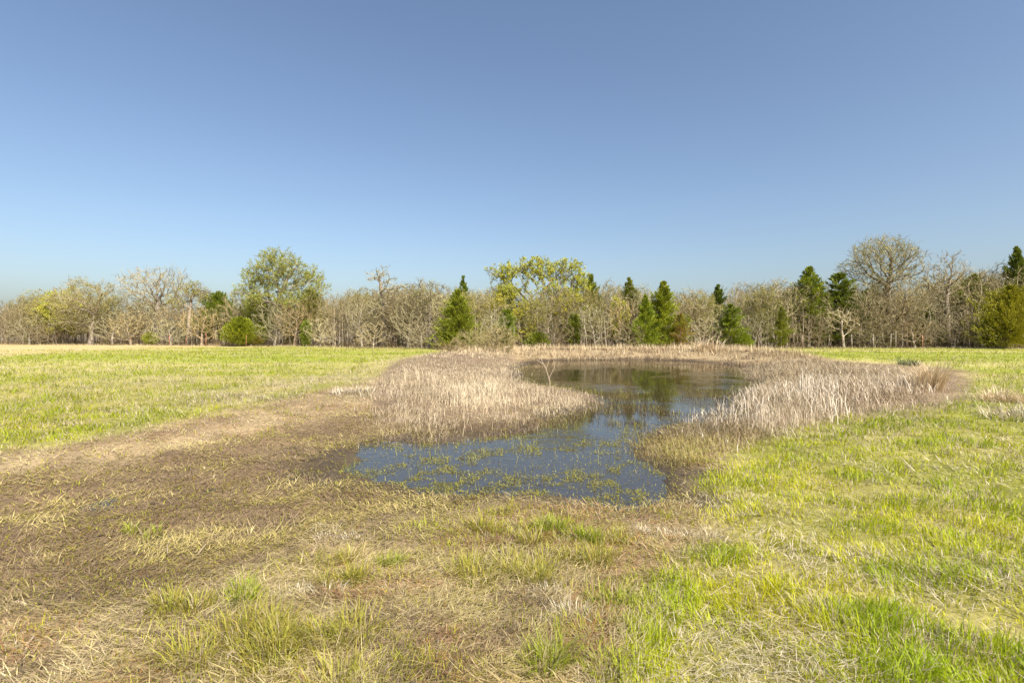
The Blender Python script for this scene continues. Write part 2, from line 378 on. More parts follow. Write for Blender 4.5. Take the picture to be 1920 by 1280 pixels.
def straw():
    X, Y, rng = spread(620000, 1.3, 60, 2)
    f = fields(X, Y); n = len(X)
    g = np.maximum(np.maximum(f['lush'], f['field']), f['farr'])
    sp = sstep(0.48, 0.68, fbm(X * 0.8, Y * 0.8, 90))
    other = (1 - g) * (1 - f['marsh'])
    dens = other * 0.8 + g * (0.07 + 0.34 * sp) + f['marsh'] * (1 - g) * 1.2 + 0.4 * f['tan']
    dens *= sstep(0.0, 0.5, f['d']) * (1 - f['woods']) * (1 - 0.6 * f['brush']) * (1 - 0.5 * f['reeds'])
    k = rng.random(n) < dens
    X, Y, g = X[k], Y[k], g[k]; f = {a: b[k] for a, b in f.items()}; n = len(X); r = f['r']
    u = rng.random(n)
    c = mix(STRAW, PALE, u * g)
    bare = mix(np.array([0.66, 0.54, 0.26]), BROWN * 1.3, np.clip(u * 1.2 + 1.6 * (f['n2'] - 0.55), 0, 1))
    c = mix(c, np.zeros(3), np.zeros(n)) * (0.35 + 0.65 * g)[:, None] + bare * (0.65 * (1 - g))[:, None]
    olive = sstep(0.42, 0.6, fbm(X * 1.7, Y * 1.7, 141)) * (1 - g) * 0.5
    c = mix(c, np.array([0.42, 0.36, 0.11]), olive * (rng.random(n) < 0.75))
    c = mix(c, BROWN * 0.8, (1 - g) * sstep(0.52, 0.66, fbm(X * 2.4, Y * 2.4, 143)) * (rng.random(n) < 0.6))
    rp = sstep(0.5, 0.66, fbm(X * 1.1, Y * 1.1, 131)) * (1 - g) * (1 - f['marsh'])
    c = mix(c, RUST, rp * (rng.random(n) < 0.5) * 0.8)
    mb = mix(np.array([0.52, 0.42, 0.15]), np.array([0.21, 0.14, 0.08]), np.clip(sstep(0.38, 0.55, fbm(X * 0.8, Y * 1.1, 137, 4)) + rng.normal(0, 0.3, n), 0, 1))
    c = c * (1 - f['marsh'][:, None] * 0.9) + mb * f['marsh'][:, None] * 0.9
    c *= rng.uniform(0.65, 1.25, n)[:, None]
    L = rng.uniform(0.03, 0.125, n) * np.where(rng.random(n) < 0.04, 1.9, 1.0) * (1 - 0.1 * f['marsh'])
    W = (0.0017 + 0.0007 * r) * rng.uniform(0.6, 1.4, n)
    az = 2 * pi * 3 * fbm(X * 0.6, Y * 0.6, 151) + rng.normal(0, 1.1, n)
    lean = np.clip(rng.normal(1.32, 0.22, n), 0.3, 1.53)
    parts = []
    P = pts3(X, Y, 0.006); P[:, 2] += rng.uniform(0, 0.04, n)
    lean = lean - f['marsh'] * rng.uniform(0, 0.12, n)
    lod(parts, P, az, lean, rng.uniform(-0.15, 0.45, n), L, W, c, rng, 12)
    tag(blades('matted_straw', parts, M_STRAW), 'matted dead straw and flattened stems lying over the ground', 'straw', kind='stuff')

def weeds():
    X, Y, rng = spread(300000, 2.0, 40, 3)
    f = fields(X, Y); n = len(X)
    pat = sstep(0.42, 0.62, fbm(X * 2.6, Y * 2.6, 171)) 
    shore = sstep(1.8, 0.2, f['d']) * sstep(-0.5, 0.1, f['d'])
    dens = np.maximum(f['marsh'] * 0.85, shore * 1.0) * (0.25 + 0.75 * pat) * (1 - f['lush'] * 0.7) + (0.10 + 0.25 * pat) * (1 - f['lush']) * (1 - f['field']) * (f['r'] < 9)
    dens *= sstep(-0.25, 0.05, f['d']) * (Y < 30)
    k = rng.random(n) < dens
    X, Y = X[k], Y[k]; n = len(X); r = np.hypot(X, Y)
    c = mix(OLIVE, np.array([0.36, 0.34, 0.05]), rng.random(n)); c = mix(c, np.array([0.27, 0.12, 0.04]), (rng.random(n) < 0.16) * 0.8)
    c *= rng.uniform(0.6, 1.2, n)[:, None]
    L = rng.uniform(0.02, 0.055, n); W = (0.005 + 0.0007 * r) * rng.uniform(0.7, 1.3, n)
    parts = []
    P = pts3(X, Y, 0.0); P[:, 2] = np.maximum(P[:, 2], WZ) + rng.uniform(0, 0.03, n)
    lod(parts, P, rng.uniform(0, 2 * pi, n), rng.uniform(0.6, 1.5, n), rng.uniform(0, 0.5, n), L, W, c, rng, 14)
    tag(blades('marsh_weeds', parts, M_GRASS), 'low olive and reddish weeds creeping over the brown marsh', 'weeds', kind='stuff')

def pond_weed():
    X, Y, rng = spread(260000, 5.5, 32, 4, 30)
    f = fields(X, Y); n = len(X)
    pxx = 960 + F * X / Y
    pat = fbm(X * 0.9, Y * 1.3, 191, 3)
    fine = fbm(X * 3.5, Y * 3.5, 199, 2)
    inside = sstep(0.05, -0.2, f['d'])
    edge = sstep(-1.2, 0.0, f['d'])
    nearpart = sstep(11.0, 8.0, Y)
    mid = sstep(10.0, 11.2, Y) * sstep(19, 15, Y)
    dens = inside * (nearpart * (0.07 + 0.9 * sstep(0.47, 0.64, pat) * sstep(0.42, 0.6, fine)) + mid * 0.75 * sstep(0.5, 0.62, pat) + 0.85 * edge * sstep(0.45, 0.62, fine) * (Y < 22))
    k = rng.random(n) < dens
    X, Y = X[k], Y[k]; mid = mid[k]; n = len(X); r = np.hypot(X, Y)
    c = mix(np.array([0.30, 0.29, 0.045]), np.array([0.40, 0.37, 0.09]), rng.random(n)); c = mix(c, BROWN * 0.6, (rng.random(n) < 0.2 + 0.6 * mid) * 1.0)
    c *= rng.uniform(0.6, 1.2, n)[:, None]
    up = (rng.random(n) < 0.05 + 0.4 * mid)
    L = np.where(up, rng.uniform(0.05, 0.2, n), rng.uniform(0.015, 0.05, n)); W = np.where(up, 0.002 + 0.0005 * r, (0.005 + 0.0006 * r)) * rng.uniform(0.7, 1.3, n)
    P = np.stack([X, Y, np.full(n, WZ + 0.003)], 1)
    parts = []
    lod(parts, P, rng.uniform(0, 2 * pi, n), np.where(up, np.abs(rng.normal(0.2, 0.3, n)), rng.uniform(1.0, 1.5, n)), rng.uniform(-0.1, 0.4, n), L, W, c, rng, 14)
    tag(blades('pond_weed', parts, M_GRASS), 'olive floating weed and thin stems scattered on the shallow pond', 'water weed', kind='stuff')

def poly_points(poly, n, seed, warp=0.5):
    rng = np.random.default_rng(seed); p = np.array(poly)
    X = rng.uniform(p[:, 0].min() - 1, p[:, 0].max() + 1, n * 3); Y = rng.uniform(p[:, 1].min() - 1, p[:, 1].max() + 1, n * 3)
    wt = rng.random(n * 3)
    keep = sdist(poly, X + (fbm(X * .5, Y * .5, seed) - .5) * warp * 2, Y + (fbm(X * .5, Y * .5, seed + 9) - .5) * warp * 3) < 0.35 * rng.normal(0, 1, n * 3)
    X, Y = X[keep][:n], Y[keep][:n]
    return X, Y, rng

def stems(name, label, cat, specs):
    """specs: (poly, count, seed, height range, width, colours a/b, lean spread, bend, twigs per stem, near bias)"""
    parts = []
    for poly, n, seed, hr, wd, ca, cb, lsd, bend, tw, bias in specs:
        X, Y, rng = poly_points(poly, n, seed); r = np.hypot(X, Y)
        keep = rng.random(len(X)) < np.clip((bias / r) ** 1.3, 0.05, 1) * sstep(0.34, 0.54, fbm(X * 1.3, Y * 1.3, seed + 3))
        X, Y, r = X[keep], Y[keep], r[keep]; n = len(X)
        P = pts3(X, Y, -0.02); P[:, 2] = np.maximum(P[:, 2], WZ - 0.15)
        hn = fbm(X * 0.5, Y * 0.5, seed + 5)
        L = rng.uniform(*hr, n) * (0.35 + 1.2 * hn) * (0.45 + 0.55 * sstep(0.3, -1.0, sdist(poly, X, Y)))
        if poly is BRUSH: L = L * (1 - 0.5 * sstep(14, 28, Y))
        W = (wd * 0.8 + 0.00055 * r) * rng.uniform(0.7, 1.3, n)
        az = 4 * pi * fbm(X * 0.3, Y * 0.3, seed + 7) + rng.normal(0, 1.5, n)
        lean = np.abs(rng.normal(0.12, lsd, n)); bd = rng.uniform(0, bend, n)
        tone = fbm(X * 0.35, Y * 0.6, seed + 13)
        c = mix(ca, cb, np.clip(2.6 * (tone - 0.5) + 0.5 + rng.normal(0, 0.25, n), 0, 1)) * rng.uniform(0.7, 1.2, n)[:, None]
        V, T, k = ribbon(P, az, lean, bd, L, W, rng); parts.append((V, T, k, c))
        if tw:
            i = np.repeat(np.arange(n), tw); m = len(i); t = rng.uniform(0.25, 0.95, m)
            d = np.stack([np.sin(lean[i]) * np.cos(az[i]), np.sin(lean[i]) * np.sin(az[i]), np.cos(lean[i])], 1)
            Pt = P[i] + d * (L[i] * t * 0.9)[:, None]
            V, T, k = ribbon(Pt, rng.uniform(0, 2 * pi, m), rng.uniform(0.3, 1.3, m), rng.uniform(-0.3, 0.6, m), L[i] * rng.uniform(0.12, 0.35, m), W[i] * 0.75, rng, True)
            parts.append((V, T, k, c[i] * rng.uniform(0.8, 1.15, m)[:, None]))
    return tag(blades(name, parts, M_STEM), label, cat, kind='stuff')

grass(); straw(); weeds(); pond_weed()
WETB = np.array([0.25, 0.19, 0.10]); TANR = np.array([0.62, 0.50, 0.30]); BLEACH = np.array([0.70, 0.63, 0.50])
STRAWB = np.array([0.66, 0.55, 0.37]); DKB = np.array([0.20, 0.14, 0.085])
BRUSH_MID = wpoly([(740, 735), (800, 715), (900, 712), (960, 722), (985, 740), (930, 765), (820, 765)])
BRUSH_FRONT = wpoly([(690, 812), (690, 770), (800, 780), (930, 785), (1060, 770), (1140, 755), (1140, 766), (1040, 788), (900, 812), (790, 816)])
stems('dry_brush', 'pinkish-brown dry brush standing on the point between field and pond', 'brush',
      [(BRUSH, 40000, 201, (0.14, 0.42), 0.003, PINKB * 0.95, np.array([0.56, 0.45, 0.29]), 0.52, 1.1, 2, 16),
       (BRUSH_MID, 7000, 202, (0.22, 0.58), 0.003, STRAWB * 0.92, np.array([0.42, 0.32, 0.2]), 0.55, 1.1, 1, 16),
       (BRUSH, 1500, 203, (0.35, 0.65), 0.003, STRAWB, PINKB, 0.16, 0.5, 2, 16),
       (BRUSH_FRONT, 13000, 204, (0.08, 0.28), 0.003, DKB, np.array([0.36, 0.28, 0.11]), 0.5, 0.8, 2, 14)])
stems('bleached_reeds', 'bleached pale dead stalks standing along the pond beside the lush grass', 'reeds',
      [(REEDS, 2800, 211, (0.4, 0.85), 0.005, np.array([0.74, 0.65, 0.50]), np.array([0.60, 0.49, 0.35]), 0.34, 1.2, 1, 16),
       (REEDS, 7000, 212, (0.25, 0.55), 0.004, np.array([0.50, 0.39, 0.26]), np.array([0.30, 0.22, 0.14]), 0.55, 1.0, 1, 16)])
stems('brown_brush', 'grey-brown dense dead brush behind the bleached stalks', 'brush',
      [(BROWNR, 42000, 221, (0.2, 0.48), 0.003, np.array([0.38, 0.295, 0.18]), np.array([0.48, 0.38, 0.24]), 0.42, 0.7, 2, 20)])
stems('bank_reeds', 'tan dry reeds lining the far bank of the pond', 'reeds',
      [(BANK, 30000, 231, (0.25, 0.68), 0.004, TANR, np.array([0.45, 0.34, 0.2]), 0.3, 0.6, 0, 40),
       (FOOT, 14000, 232, (0.08, 0.28), 0.006, np.array([0.13, 0.085, 0.05]), np.array([0.24, 0.165, 0.095]), 0.5, 0.6, 1, 40)])
CHANNEL = wpoly([(1000, 812), (1040, 786), (1085, 770), (1150, 752), (1220, 742), (1330, 745), (1330, 775), (1270, 795), (1200, 815), (1120, 822), (1050, 826)], WZ)
stems('water_stems', 'thin dark stems standing in the narrow link between the two pools', 'water plants',
      [(CHANNEL, 3200, 251, (0.06, 0.26), 0.003, np.array([0.13, 0.10, 0.055]), np.array([0.32, 0.29, 0.08]), 0.4, 0.8, 1, 16)])
SHORE_R = wpoly([(1190, 850), (1185, 825), (1250, 800), (1330, 790), (1420, 800), (1480, 822), (1440, 860), (1360, 890), (1280, 905), (1230, 880)], WZ)
stems('shore_weeds', 'olive-brown wet weeds massed on the shore before the bleached stalks', 'weeds',
      [(SHORE_R, 12000, 241, (0.08, 0.26), 0.004, WETB * 0.8, np.array([0.33, 0.27, 0.09]), 0.6, 0.7, 1, 14)])

# ------------------------------------------------------------------ trees
def tubes(A, B, ra, rb, sides):
    """prisms from A to B"""
    n = len(A); d = B - A; l = np.linalg.norm(d, axis=1, keepdims=True) + 1e-9; d = d / l
    ref = np.where(np.abs(d[:, 2:3]) > 0.9, np.array([[1.0, 0, 0]]), np.array([[0, 0, 1.0]]))
    u = np.cross(d, ref); u /= np.linalg.norm(u, axis=1, keepdims=True) + 1e-9; v = np.cross(d, u)
    V = []
    for base, r in ((A, ra), (B, rb)):
        for s in range(sides):
            a = 2 * pi * s / sides
            V.append(base + (u * math.cos(a) + v * math.sin(a)) * r[:, None])
    V = np.stack(V, 1).reshape(-1, 3); k = 2 * sides; b = (np.arange(n) * k)[:, None]
    T = []
    for s in range(sides):
        s2 = (s + 1) % sides
        T += [[s, s2, sides + s2], [s, sides + s2, sides + s]]
    T = (b[:, None, :] + np.array(T)[None]).reshape(-1, 3)
    return V, T, k

def colonize(rng, att, trunk, step, di, dk, wob, iters=140):
    P = np.array(trunk, float); par = [-1] + list(range(len(trunk) - 1)); Dr = np.tile(np.array([0, 0, 1.0]), (len(P), 1))
    near = np.full(len(att), 1e9); idx = np.zeros(len(att), int)
    def upd(new, start):
        live = np.where(near > dk)[0]
        if not len(live): return
        D = np.linalg.norm(att[live][:, None, :] - new[None], axis=2); j = D.argmin(1); m = D[np.arange(len(live)), j]
        b = m < near[live]; near[live[b]] = m[b]; idx[live[b]] = j[b] + start
    upd(P[-max(1, len(P) // 2):], len(P) - max(1, len(P) // 2))
    for it in range(iters):
        alive = near > dk
        if not alive.any(): break
        act = np.where(alive & (near < di))[0]
        if not len(act): act = np.where(alive & (near < near[alive].min() + 0.4))[0]
        v = att[act] - P[idx[act]]; v /= np.linalg.norm(v, axis=1, keepdims=True) + 1e-9
        ids, inv = np.unique(idx[act], return_inverse=True)
        acc = np.zeros((len(ids), 3)); np.add.at(acc, inv, v)
        acc /= np.linalg.norm(acc, axis=1, keepdims=True) + 1e-9
        acc += 0.75 * Dr[ids] + rng.normal(0, wob, acc.shape); acc /= np.linalg.norm(acc, axis=1, keepdims=True) + 1e-9
        new = P[ids] + acc * (step * rng.uniform(0.8, 1.15, len(ids)))[:, None]
        s0 = len(P); P = np.concatenate([P, new]); Dr = np.concatenate([Dr, acc]); par += list(ids)
        upd(new, s0)
        if len(P) > 4000: break
    par = np.array(par); n = len(P); cnt = np.zeros(n); kids = np.zeros(n, int)
    for i in range(n - 1, 0, -1):
        if cnt[i] == 0: cnt[i] = 1
        cnt[par[i]] += cnt[i]; kids[par[i]] += 1
    return P, par, cnt, kids

def lobes_points(rng, lobes, n):
    """lobes: (x, y, z, rx, ry, rz) ellipsoids, denser near their skin"""
    vol = np.array([l[3] * l[4] * l[5] for l in lobes]) ** 0.8; ch = rng.choice(len(lobes), n, p=vol / vol.sum())
    d = rng.normal(0, 1, (n, 3)); d /= np.linalg.norm(d, axis=1, keepdims=True)
    d *= (rng.random(n) ** 0.45)[:, None]
    Lb = np.array(lobes)[ch]
    return Lb[:, :3] + d * Lb[:, 3:]

TWIG_A, TWIG_B = np.array([0.36, 0.305, 0.19]), np.array([0.225, 0.185, 0.105])
LEAFS = {'oak': (np.array([0.42, 0.38, 0.075]), np.array([0.28, 0.29, 0.05])), 'gold': (np.array([0.56, 0.47, 0.05]), np.array([0.38, 0.38, 0.05])),
         'bud': (np.array([0.44, 0.38, 0.12]), np.array([0.32, 0.30, 0.08]))}

def deciduous(seed, lobes, trunk, n_att, step=0.42, dk=0.55, wob=0.22, r_trunk=0.28, twigs=4, twig_l=(0.35, 0.8), tw_w=0.024, leaf=None, leaf_n=5, leaf_s=0.19, leaf_t=0.42, di=2.4):
    """mesh data for trunk, crown and foliage, with the base at the origin"""
    rng = np.random.default_rng(seed)
    att = lobes_points(rng, lobes, n_att)
    P, par, cnt, kids = colonize(rng, att, trunk, step, di, dk, wob)
    n = len(P)
    rad = 0.012 + (r_trunk - 0.012) * (cnt / cnt.max()) ** 0.60
    rad[:2] *= (1.35, 1.1)[:len(rad[:2])]
    A, B = P[par[1:]], P[1:]; ra, rb = rad[par[1:]], rad[1:]; ra = np.minimum(ra, rb * 1.6)
    thick = rb > 0.045
    V1, T1, _ = tubes(A[thick], B[thick], ra[thick], rb[thick], 6)
    V2, T2, k2 = tubes(A[~thick], B[~thick], np.maximum(ra[~thick], 0.02), np.maximum(rb[~thick], 0.015), 3)
    ends = np.where(cnt < cnt.max() * 0.02 + 3)[0]; ends = ends[ends > len(trunk)]
    if len(ends) > 900: ends = rng.choice(ends, 900, replace=False)
    def sprout(base, dirs, per, lr, wdt, spread_):
        i = np.repeat(np.arange(len(base)), per); m = len(i)
        dv = dirs[i] * 0.9 + rng.normal(0, spread_, (m, 3)) + np.array([0, 0, 0.12]); dv /= np.linalg.norm(dv, axis=1, keepdims=True)
        l = rng.uniform(*lr, m); b0 = base[i] - dirs[i] * (rng.uniform(0, 0.5, m) * step)[:, None]; b1 = b0 + dv * l[:, None]
        sd = np.cross(dv, rng.normal(0, 1, (m, 3))); sd /= np.linalg.norm(sd, axis=1, keepdims=True) + 1e-9
        V = np.stack([b0 - sd * wdt / 2, b0 + sd * wdt / 2, b1], 1).reshape(-1, 3)
        c = np.repeat(mix(TWIG_A, TWIG_B, rng.random(m)) * rng.uniform(0.8, 1.2, m)[:, None], 3, axis=0)
        return V, np.arange(m * 3).reshape(-1, 3), c, b0, b1, dv
    dr = P[ends] - P[par[ends]]; dr /= np.linalg.norm(dr, axis=1, keepdims=True) + 1e-9
    Va, Ta, ca, a0, a1, ad = sprout(P[ends], dr, 2, twig_l, tw_w * 1.3, 0.32)
    mid = a0 + (a1 - a0) * rng.uniform(0.35, 0.9, len(a0))[:, None]
    Vt, Tt, ct, Pi, Bt, _ = sprout(mid, ad, twigs, (twig_l[0] * 0.6, twig_l[1] * 0.75), tw_w, 0.4)
    m = len(Pi)
    c2 = np.repeat(mix(TWIG_A * 1.1, TWIG_A * 0.85, rng.random(len(A[~thick]))), k2, axis=0)
    crown = (np.concatenate([V2, Va, Vt]), np.concatenate([T2, Ta + len(V2), Tt + len(V2) + len(Va)]), np.concatenate([c2, ca, ct]))
    fol = None
    if leaf:
        keep = vnoise(Pi[:, 0] * 0.75 + 50, Pi[:, 2] * 0.75 + Pi[:, 1] * .5 + 50, seed) + rng.normal(0, 0.08, m) > leaf_t
        Bk = Bt[keep]; Pk = Pi[keep]; j = np.repeat(np.arange(len(Bk)), leaf_n); q = len(j)
        c0 = Pk[j] + (Bk[j] - Pk[j]) * rng.uniform(0.3, 1.1, q)[:, None] + rng.normal(0, 0.07, (q, 3))
        a = rng.normal(0, 1, (q, 3)); a /= np.linalg.norm(a, axis=1, keepdims=True); b = np.cross(a, rng.normal(0, 1, (q, 3))); b /= np.linalg.norm(b, axis=1, keepdims=True)
        s = (leaf_s * rng.uniform(0.6, 1.3, q))[:, None]
        Vl = np.stack([c0 - a * s * 0.5, c0 + b * s * 0.4, c0 + a * s * 0.5], 1).reshape(-1, 3)
        la, lb = LEAFS[leaf]
        cl = np.repeat(mix(la, lb, np.repeat(rng.random(len(Bk)), leaf_n)) * rng.uniform(0.75, 1.25, q)[:, None], 3, axis=0)
        fol = (Vl, np.arange(q * 3).reshape(-1, 3), cl)
    return (V1, T1), crown, fol

def cedar(seed, H, R, prof, n_br=240, lobe=0.4, base=0.06, tone=(np.array([0.235, 0.26, 0.02]), np.array([0.125, 0.155, 0.02])), sl=0.28):
    rng = np.random.default_rng(seed)
    n_br = int(n_br * 0.75); t = rng.random(n_br * 3) ** 0.8; az = rng.uniform(0, 2 * pi, n_br * 3)
    pr = np.interp(t, [p[0] for p in prof], [p[1] for p in prof])
    k = rng.random(len(t)) < 0.25 + 0.75 * pr; t, az, pr = t[k], az[k], pr[k]; n = len(t)
    lob = 1 - lobe + 2 * lobe * vnoise(az * 1.6 + 30, t * H * 0.8 + 10, seed)
    rr = R * pr * lob * rng.uniform(0.42, 1.28, n)
    z = H * (base + (1 - base) * t)
    up = np.interp(t, [0, 0.4, 1], [0.15, 0.45, 0.9])
    ns = 48
    j = np.repeat(np.arange(n), ns); m = len(j); q = rng.random(m) ** 0.55 * 0.95 + 0.08
    d = np.stack([np.cos(az[j]), np.sin(az[j]), up[j]], 1)
    c0 = np.stack([np.zeros(m), np.zeros(m), z[j] - rr[j] * up[j] * 0.6], 1) + d * (rr[j] * q)[:, None] + rng.normal(0, 1, (m, 3)) * (0.04 + 0.10 * rr[j] * (1.2 - q))[:, None]
    c0[:, 2] = np.clip(c0[:, 2], H * base * 0.6, H)
    dv = d * 0.8 + np.array([0, 0, 0.45]) + rng.normal(0, 0.38, (m, 3)); dv /= np.linalg.norm(dv, axis=1, keepdims=True)
    sd = np.cross(dv, rng.normal(0, 1, (m, 3))); sd /= np.linalg.norm(sd, axis=1, keepdims=True) + 1e-9
    l = (sl * rng.uniform(0.55, 1.25, m))[:, None]; wv = l * 0.15
    V = np.stack([c0, c0 + dv * l * 0.45 - sd * wv, c0 + dv * l * 0.45 + sd * wv, c0 + dv * l], 1).reshape(-1, 3)
    b = (np.arange(m) * 4)[:, None]
    T = np.concatenate([b + np.array([[0, 2, 1]]), b + np.array([[1, 2, 3]])], 1).reshape(-1, 3)
    cb = mix(tone[0], tone[1], np.clip(rng.random(n) * 0.9, 0, 1))[j] * rng.uniform(0.75, 1.2, m)[:, None]
    # trunk and the bare inner branches
    zz = np.linspace(0, H * 0.96, 9); pt = np.stack([0.02 * H * np.sin(zz * 1.3 + seed) * (zz / H), 0.02 * H * np.cos(zz * 1.7) * (zz / H), zz], 1)
    rt = 0.03 * H * 0.6 * (1 - zz / H * 0.92) + 0.01
    Va, Ta, _ = tubes(pt[:-1], pt[1:], rt[:-1], rt[1:], 6)
    sel = rng.random(n) < 0.3
    Ab = np.stack([np.zeros(n), np.zeros(n), z - rr * up * 0.6], 1)[sel]; Bb = Ab + (np.stack([np.cos(az), np.sin(az), up], 1) * (rr * 0.8)[:, None])[sel]
    Vb, Tb, _ = tubes(Ab, Bb, np.full(len(Ab), 0.02), np.full(len(Ab), 0.008), 3)
    return (np.concatenate([Va, Vb]), np.concatenate([Ta, Tb + len(Va)])), (V, T, np.repeat(cb, 4, axis=0)), None

PROTO = {}
def proto(key, data, kind):
    """mesh objects of a kind of tree, made once; later trees copy them"""
    PROTO[key] = dict(data=data, kind=kind, objs=None)

def place(key, name, label, cat, x, y, sx=1.0, sz=1.0, rz=0.0, tint=(1, 1, 1), ltint=None, group=None, sy=None):
    z = float(ground_z(np.array([x]), np.array([y]))[0]) - 0.06
    e = empty(name, (x, y, z), rz, (sx, sy or sx, sz)); tag(e, label, cat, group)
    p = PROTO[key]
    if p['objs'] is None:
        (V1, T1), (V2, T2, c2), fol = p['data']
        tr = mesh_obj('trunk', V1, T1, M_BARK, e, smooth=True)
        cr = mesh_obj('crown', V2, T2, M_CEDAR if p['kind'] == 'cedar' else M_TWIG, e, c2)
        fo = mesh_obj('foliage', fol[0], fol[1], M_LEAF, cr, fol[2]) if fol else None
        p['objs'] = (tr, cr, fo); p['data'] = None
    else:
        tr, cr, fo = [q.copy() if q else None for q in p['objs']]
        for q in (tr, cr, fo):
            if q: COL.objects.link(q)
        tr.parent = e; cr.parent = e
        if fo: fo.parent = cr
    tr.color = (*tint, 1); cr.color = (*tint, 1)
    if fo: fo.color = (*(ltint or (1, 1, 1)), 1)
    return e

# kinds of small bare trees (all about 8 m tall)
T0 = lambda *p: [np.array(q, float) for q in p]
proto('bare_round', deciduous(11, [(0, 0, 4.6, 2.8, 2.8, 3.2), (0.6, 0, 2.6, 2.2, 2.2, 1.6)], T0((0, 0, 0), (0, 0, .5), (.03, 0, 1), (.05, .05, 1.5)), 900, r_trunk=0.16, twigs=3), 'bare')
proto('bare_vase', deciduous(12, [(0, 0, 5.4, 2.6, 2.6, 2.7), (-.5, .3, 3.2, 1.5, 1.5, 1.6)], T0((0, 0, 0), (.03, 0, .5), (0, .05, 1), (-.05, 0, 1.6), (-.03, 0, 2.1)), 850, r_trunk=0.16, twigs=3, wob=0.16), 'bare')
proto('bare_wide', deciduous(13, [(-1, 0, 4.2, 2.6, 2.4, 2.6), (1.3, .4, 4.8, 2.3, 2.3, 2.9), (0, 0, 2.2, 2.9, 2.4, 1.3)], T0((0, 0, 0), (0, 0, .5), (-.05, 0, .9)), 1000, r_trunk=0.18, twigs=3), 'bare')
proto('bare_slim', deciduous(14, [(0, 0, 5.2, 1.3, 1.3, 2.9), (.2, 0, 3, 1.3, 1.3, 2)], T0((0, 0, 0), (.02, 0, .5), (.05, 0, 1), (.06, .05, 1.6), (.05, .05, 2.2)), 600, r_trunk=0.13, twigs=3, wob=0.12), 'bare')
proto('bare_low', deciduous(15, [(0, 0, 3.0, 2.9, 2.7, 2.2), (-1, .3, 2.0, 2.2, 2.2, 1.5), (1.2, 0, 1.7, 2.2, 2.2, 1.3)], T0((0, 0, 0), (0, 0, .35), (0, 0, .7)), 1000, r_trunk=0.12, twigs=4, twig_l=(.3, .7)), 'bare')
proto('bud_tree', deciduous(16, [(0, 0, 5.0, 2.6, 2.6, 3.0), (0.3, 0, 3.0, 2.2, 2.2, 1.8)], T0((0, 0, 0), (0, 0, .5), (.05, 0, 1.1), (.05, .05, 1.7)), 850, r_trunk=0.14, twigs=4, leaf='bud', leaf_n=5, leaf_s=0.14, leaf_t=0.36), 'bare')
proto('leaf_tree', deciduous(17, [(0, 0, 4.2, 2.5, 2.5, 2.6), (0.3, 0, 2.4, 2.2, 2.2, 1.5)], T0((0, 0, 0), (0, 0, .5), (.05, 0, .9)), 800, r_trunk=0.13, twigs=2, leaf='gold', leaf_n=15, leaf_s=0.19, leaf_t=0.30), 'bare')
# cedars, about 8 m tall
CONE = [(0, .8), (.1, 1), (.3, .84), (.5, .6), (.75, .32), (.92, .12), (1, .02)]
SPIRE = [(0, .8), (.15, 1), (.4, .76), (.65, .44), (.85, .18), (1, .02)]
DOME = [(0, .7), (.2, 1), (.45, .95), (.7, .66), (.88, .32), (1, .05)]
COLUMN = [(0, .7), (.2, .95), (.6, 1), (.85, .7), (1, .15)]
RAG = [(0, .3), (.1, .8), (.2, .5), (.35, .95), (.5, .6), (.62, .7), (.75, .35), (.85, .35), (1, .04)]
proto('cedar_cone', cedar(21, 8, 2.7, CONE, 260, 0.4), 'cedar')
proto('cedar_spire', cedar(22, 8, 2.0, SPIRE, 200, 0.4), 'cedar')
proto('cedar_dome', cedar(23, 5, 2.6, DOME, 260, 0.3, 0.10), 'cedar')
proto('cedar_column', cedar(24, 5, 1.0, COLUMN, 120, 0.3, 0.03, sl=0.22), 'cedar')
proto('cedar_ragged', cedar(25, 8, 2.3, RAG, 170, 0.55), 'cedar')
proto('cedar_broad', cedar(26, 8, 4.2, DOME, 420, 0.55, 0.04, sl=0.3), 'cedar')

def at(px, back=0.0):
    D = float(edge_d(px)) + back; return (px - 960) / F * D, D
def height(px, top, back=0.0):
    """height of a tree whose top is at row `top` of the photograph"""
    x, D = at(px, back); zt = CH + (HOR - top) / F * D
    return zt - float(ground_z(np.array([x]), np.array([D]))[0])

# the tall trees, each grown into its own crown.  lobes in metres: (x, y, z, rx, ry, rz) about the foot
def hero(key, seed, px, top, back, lobes_px, trunk_px, label, name, cat='tree', depth=0.8, tint=(1, 1, 1), ltint=None, **kw):
    x, D = at(px, back); s = D / F; gz = float(ground_z(np.array([x]), np.array([D]))[0])
    zz = lambda py: CH + (HOR - py) * s - gz
    rng = np.random.default_rng(seed + 900)
    lob = [((lx - px) * s, rng.uniform(-0.5, 0.5) * lr * s, zz(ly), lr * s, lr * s * depth + 0.6, lh * s) for lx, ly, lr, lh in lobes_px]
    raw = [np.array([(tx - px) * s, 0.15 * k, zz(ty) if k else 0.0]) for k, (tx, ty) in enumerate(trunk_px)]
    tr = []
    for a, b in zip(raw[:-1], raw[1:]):
        m = max(1, int(np.linalg.norm(b - a) / 0.5))
        tr += [a + (b - a) * i / m for i in range(m)]
    tr.append(raw[-1])
    proto(key, deciduous(seed, lob, tr, **kw), 'hero')
    place(key, name, label, cat, x, D, tint=tint, ltint=ltint)

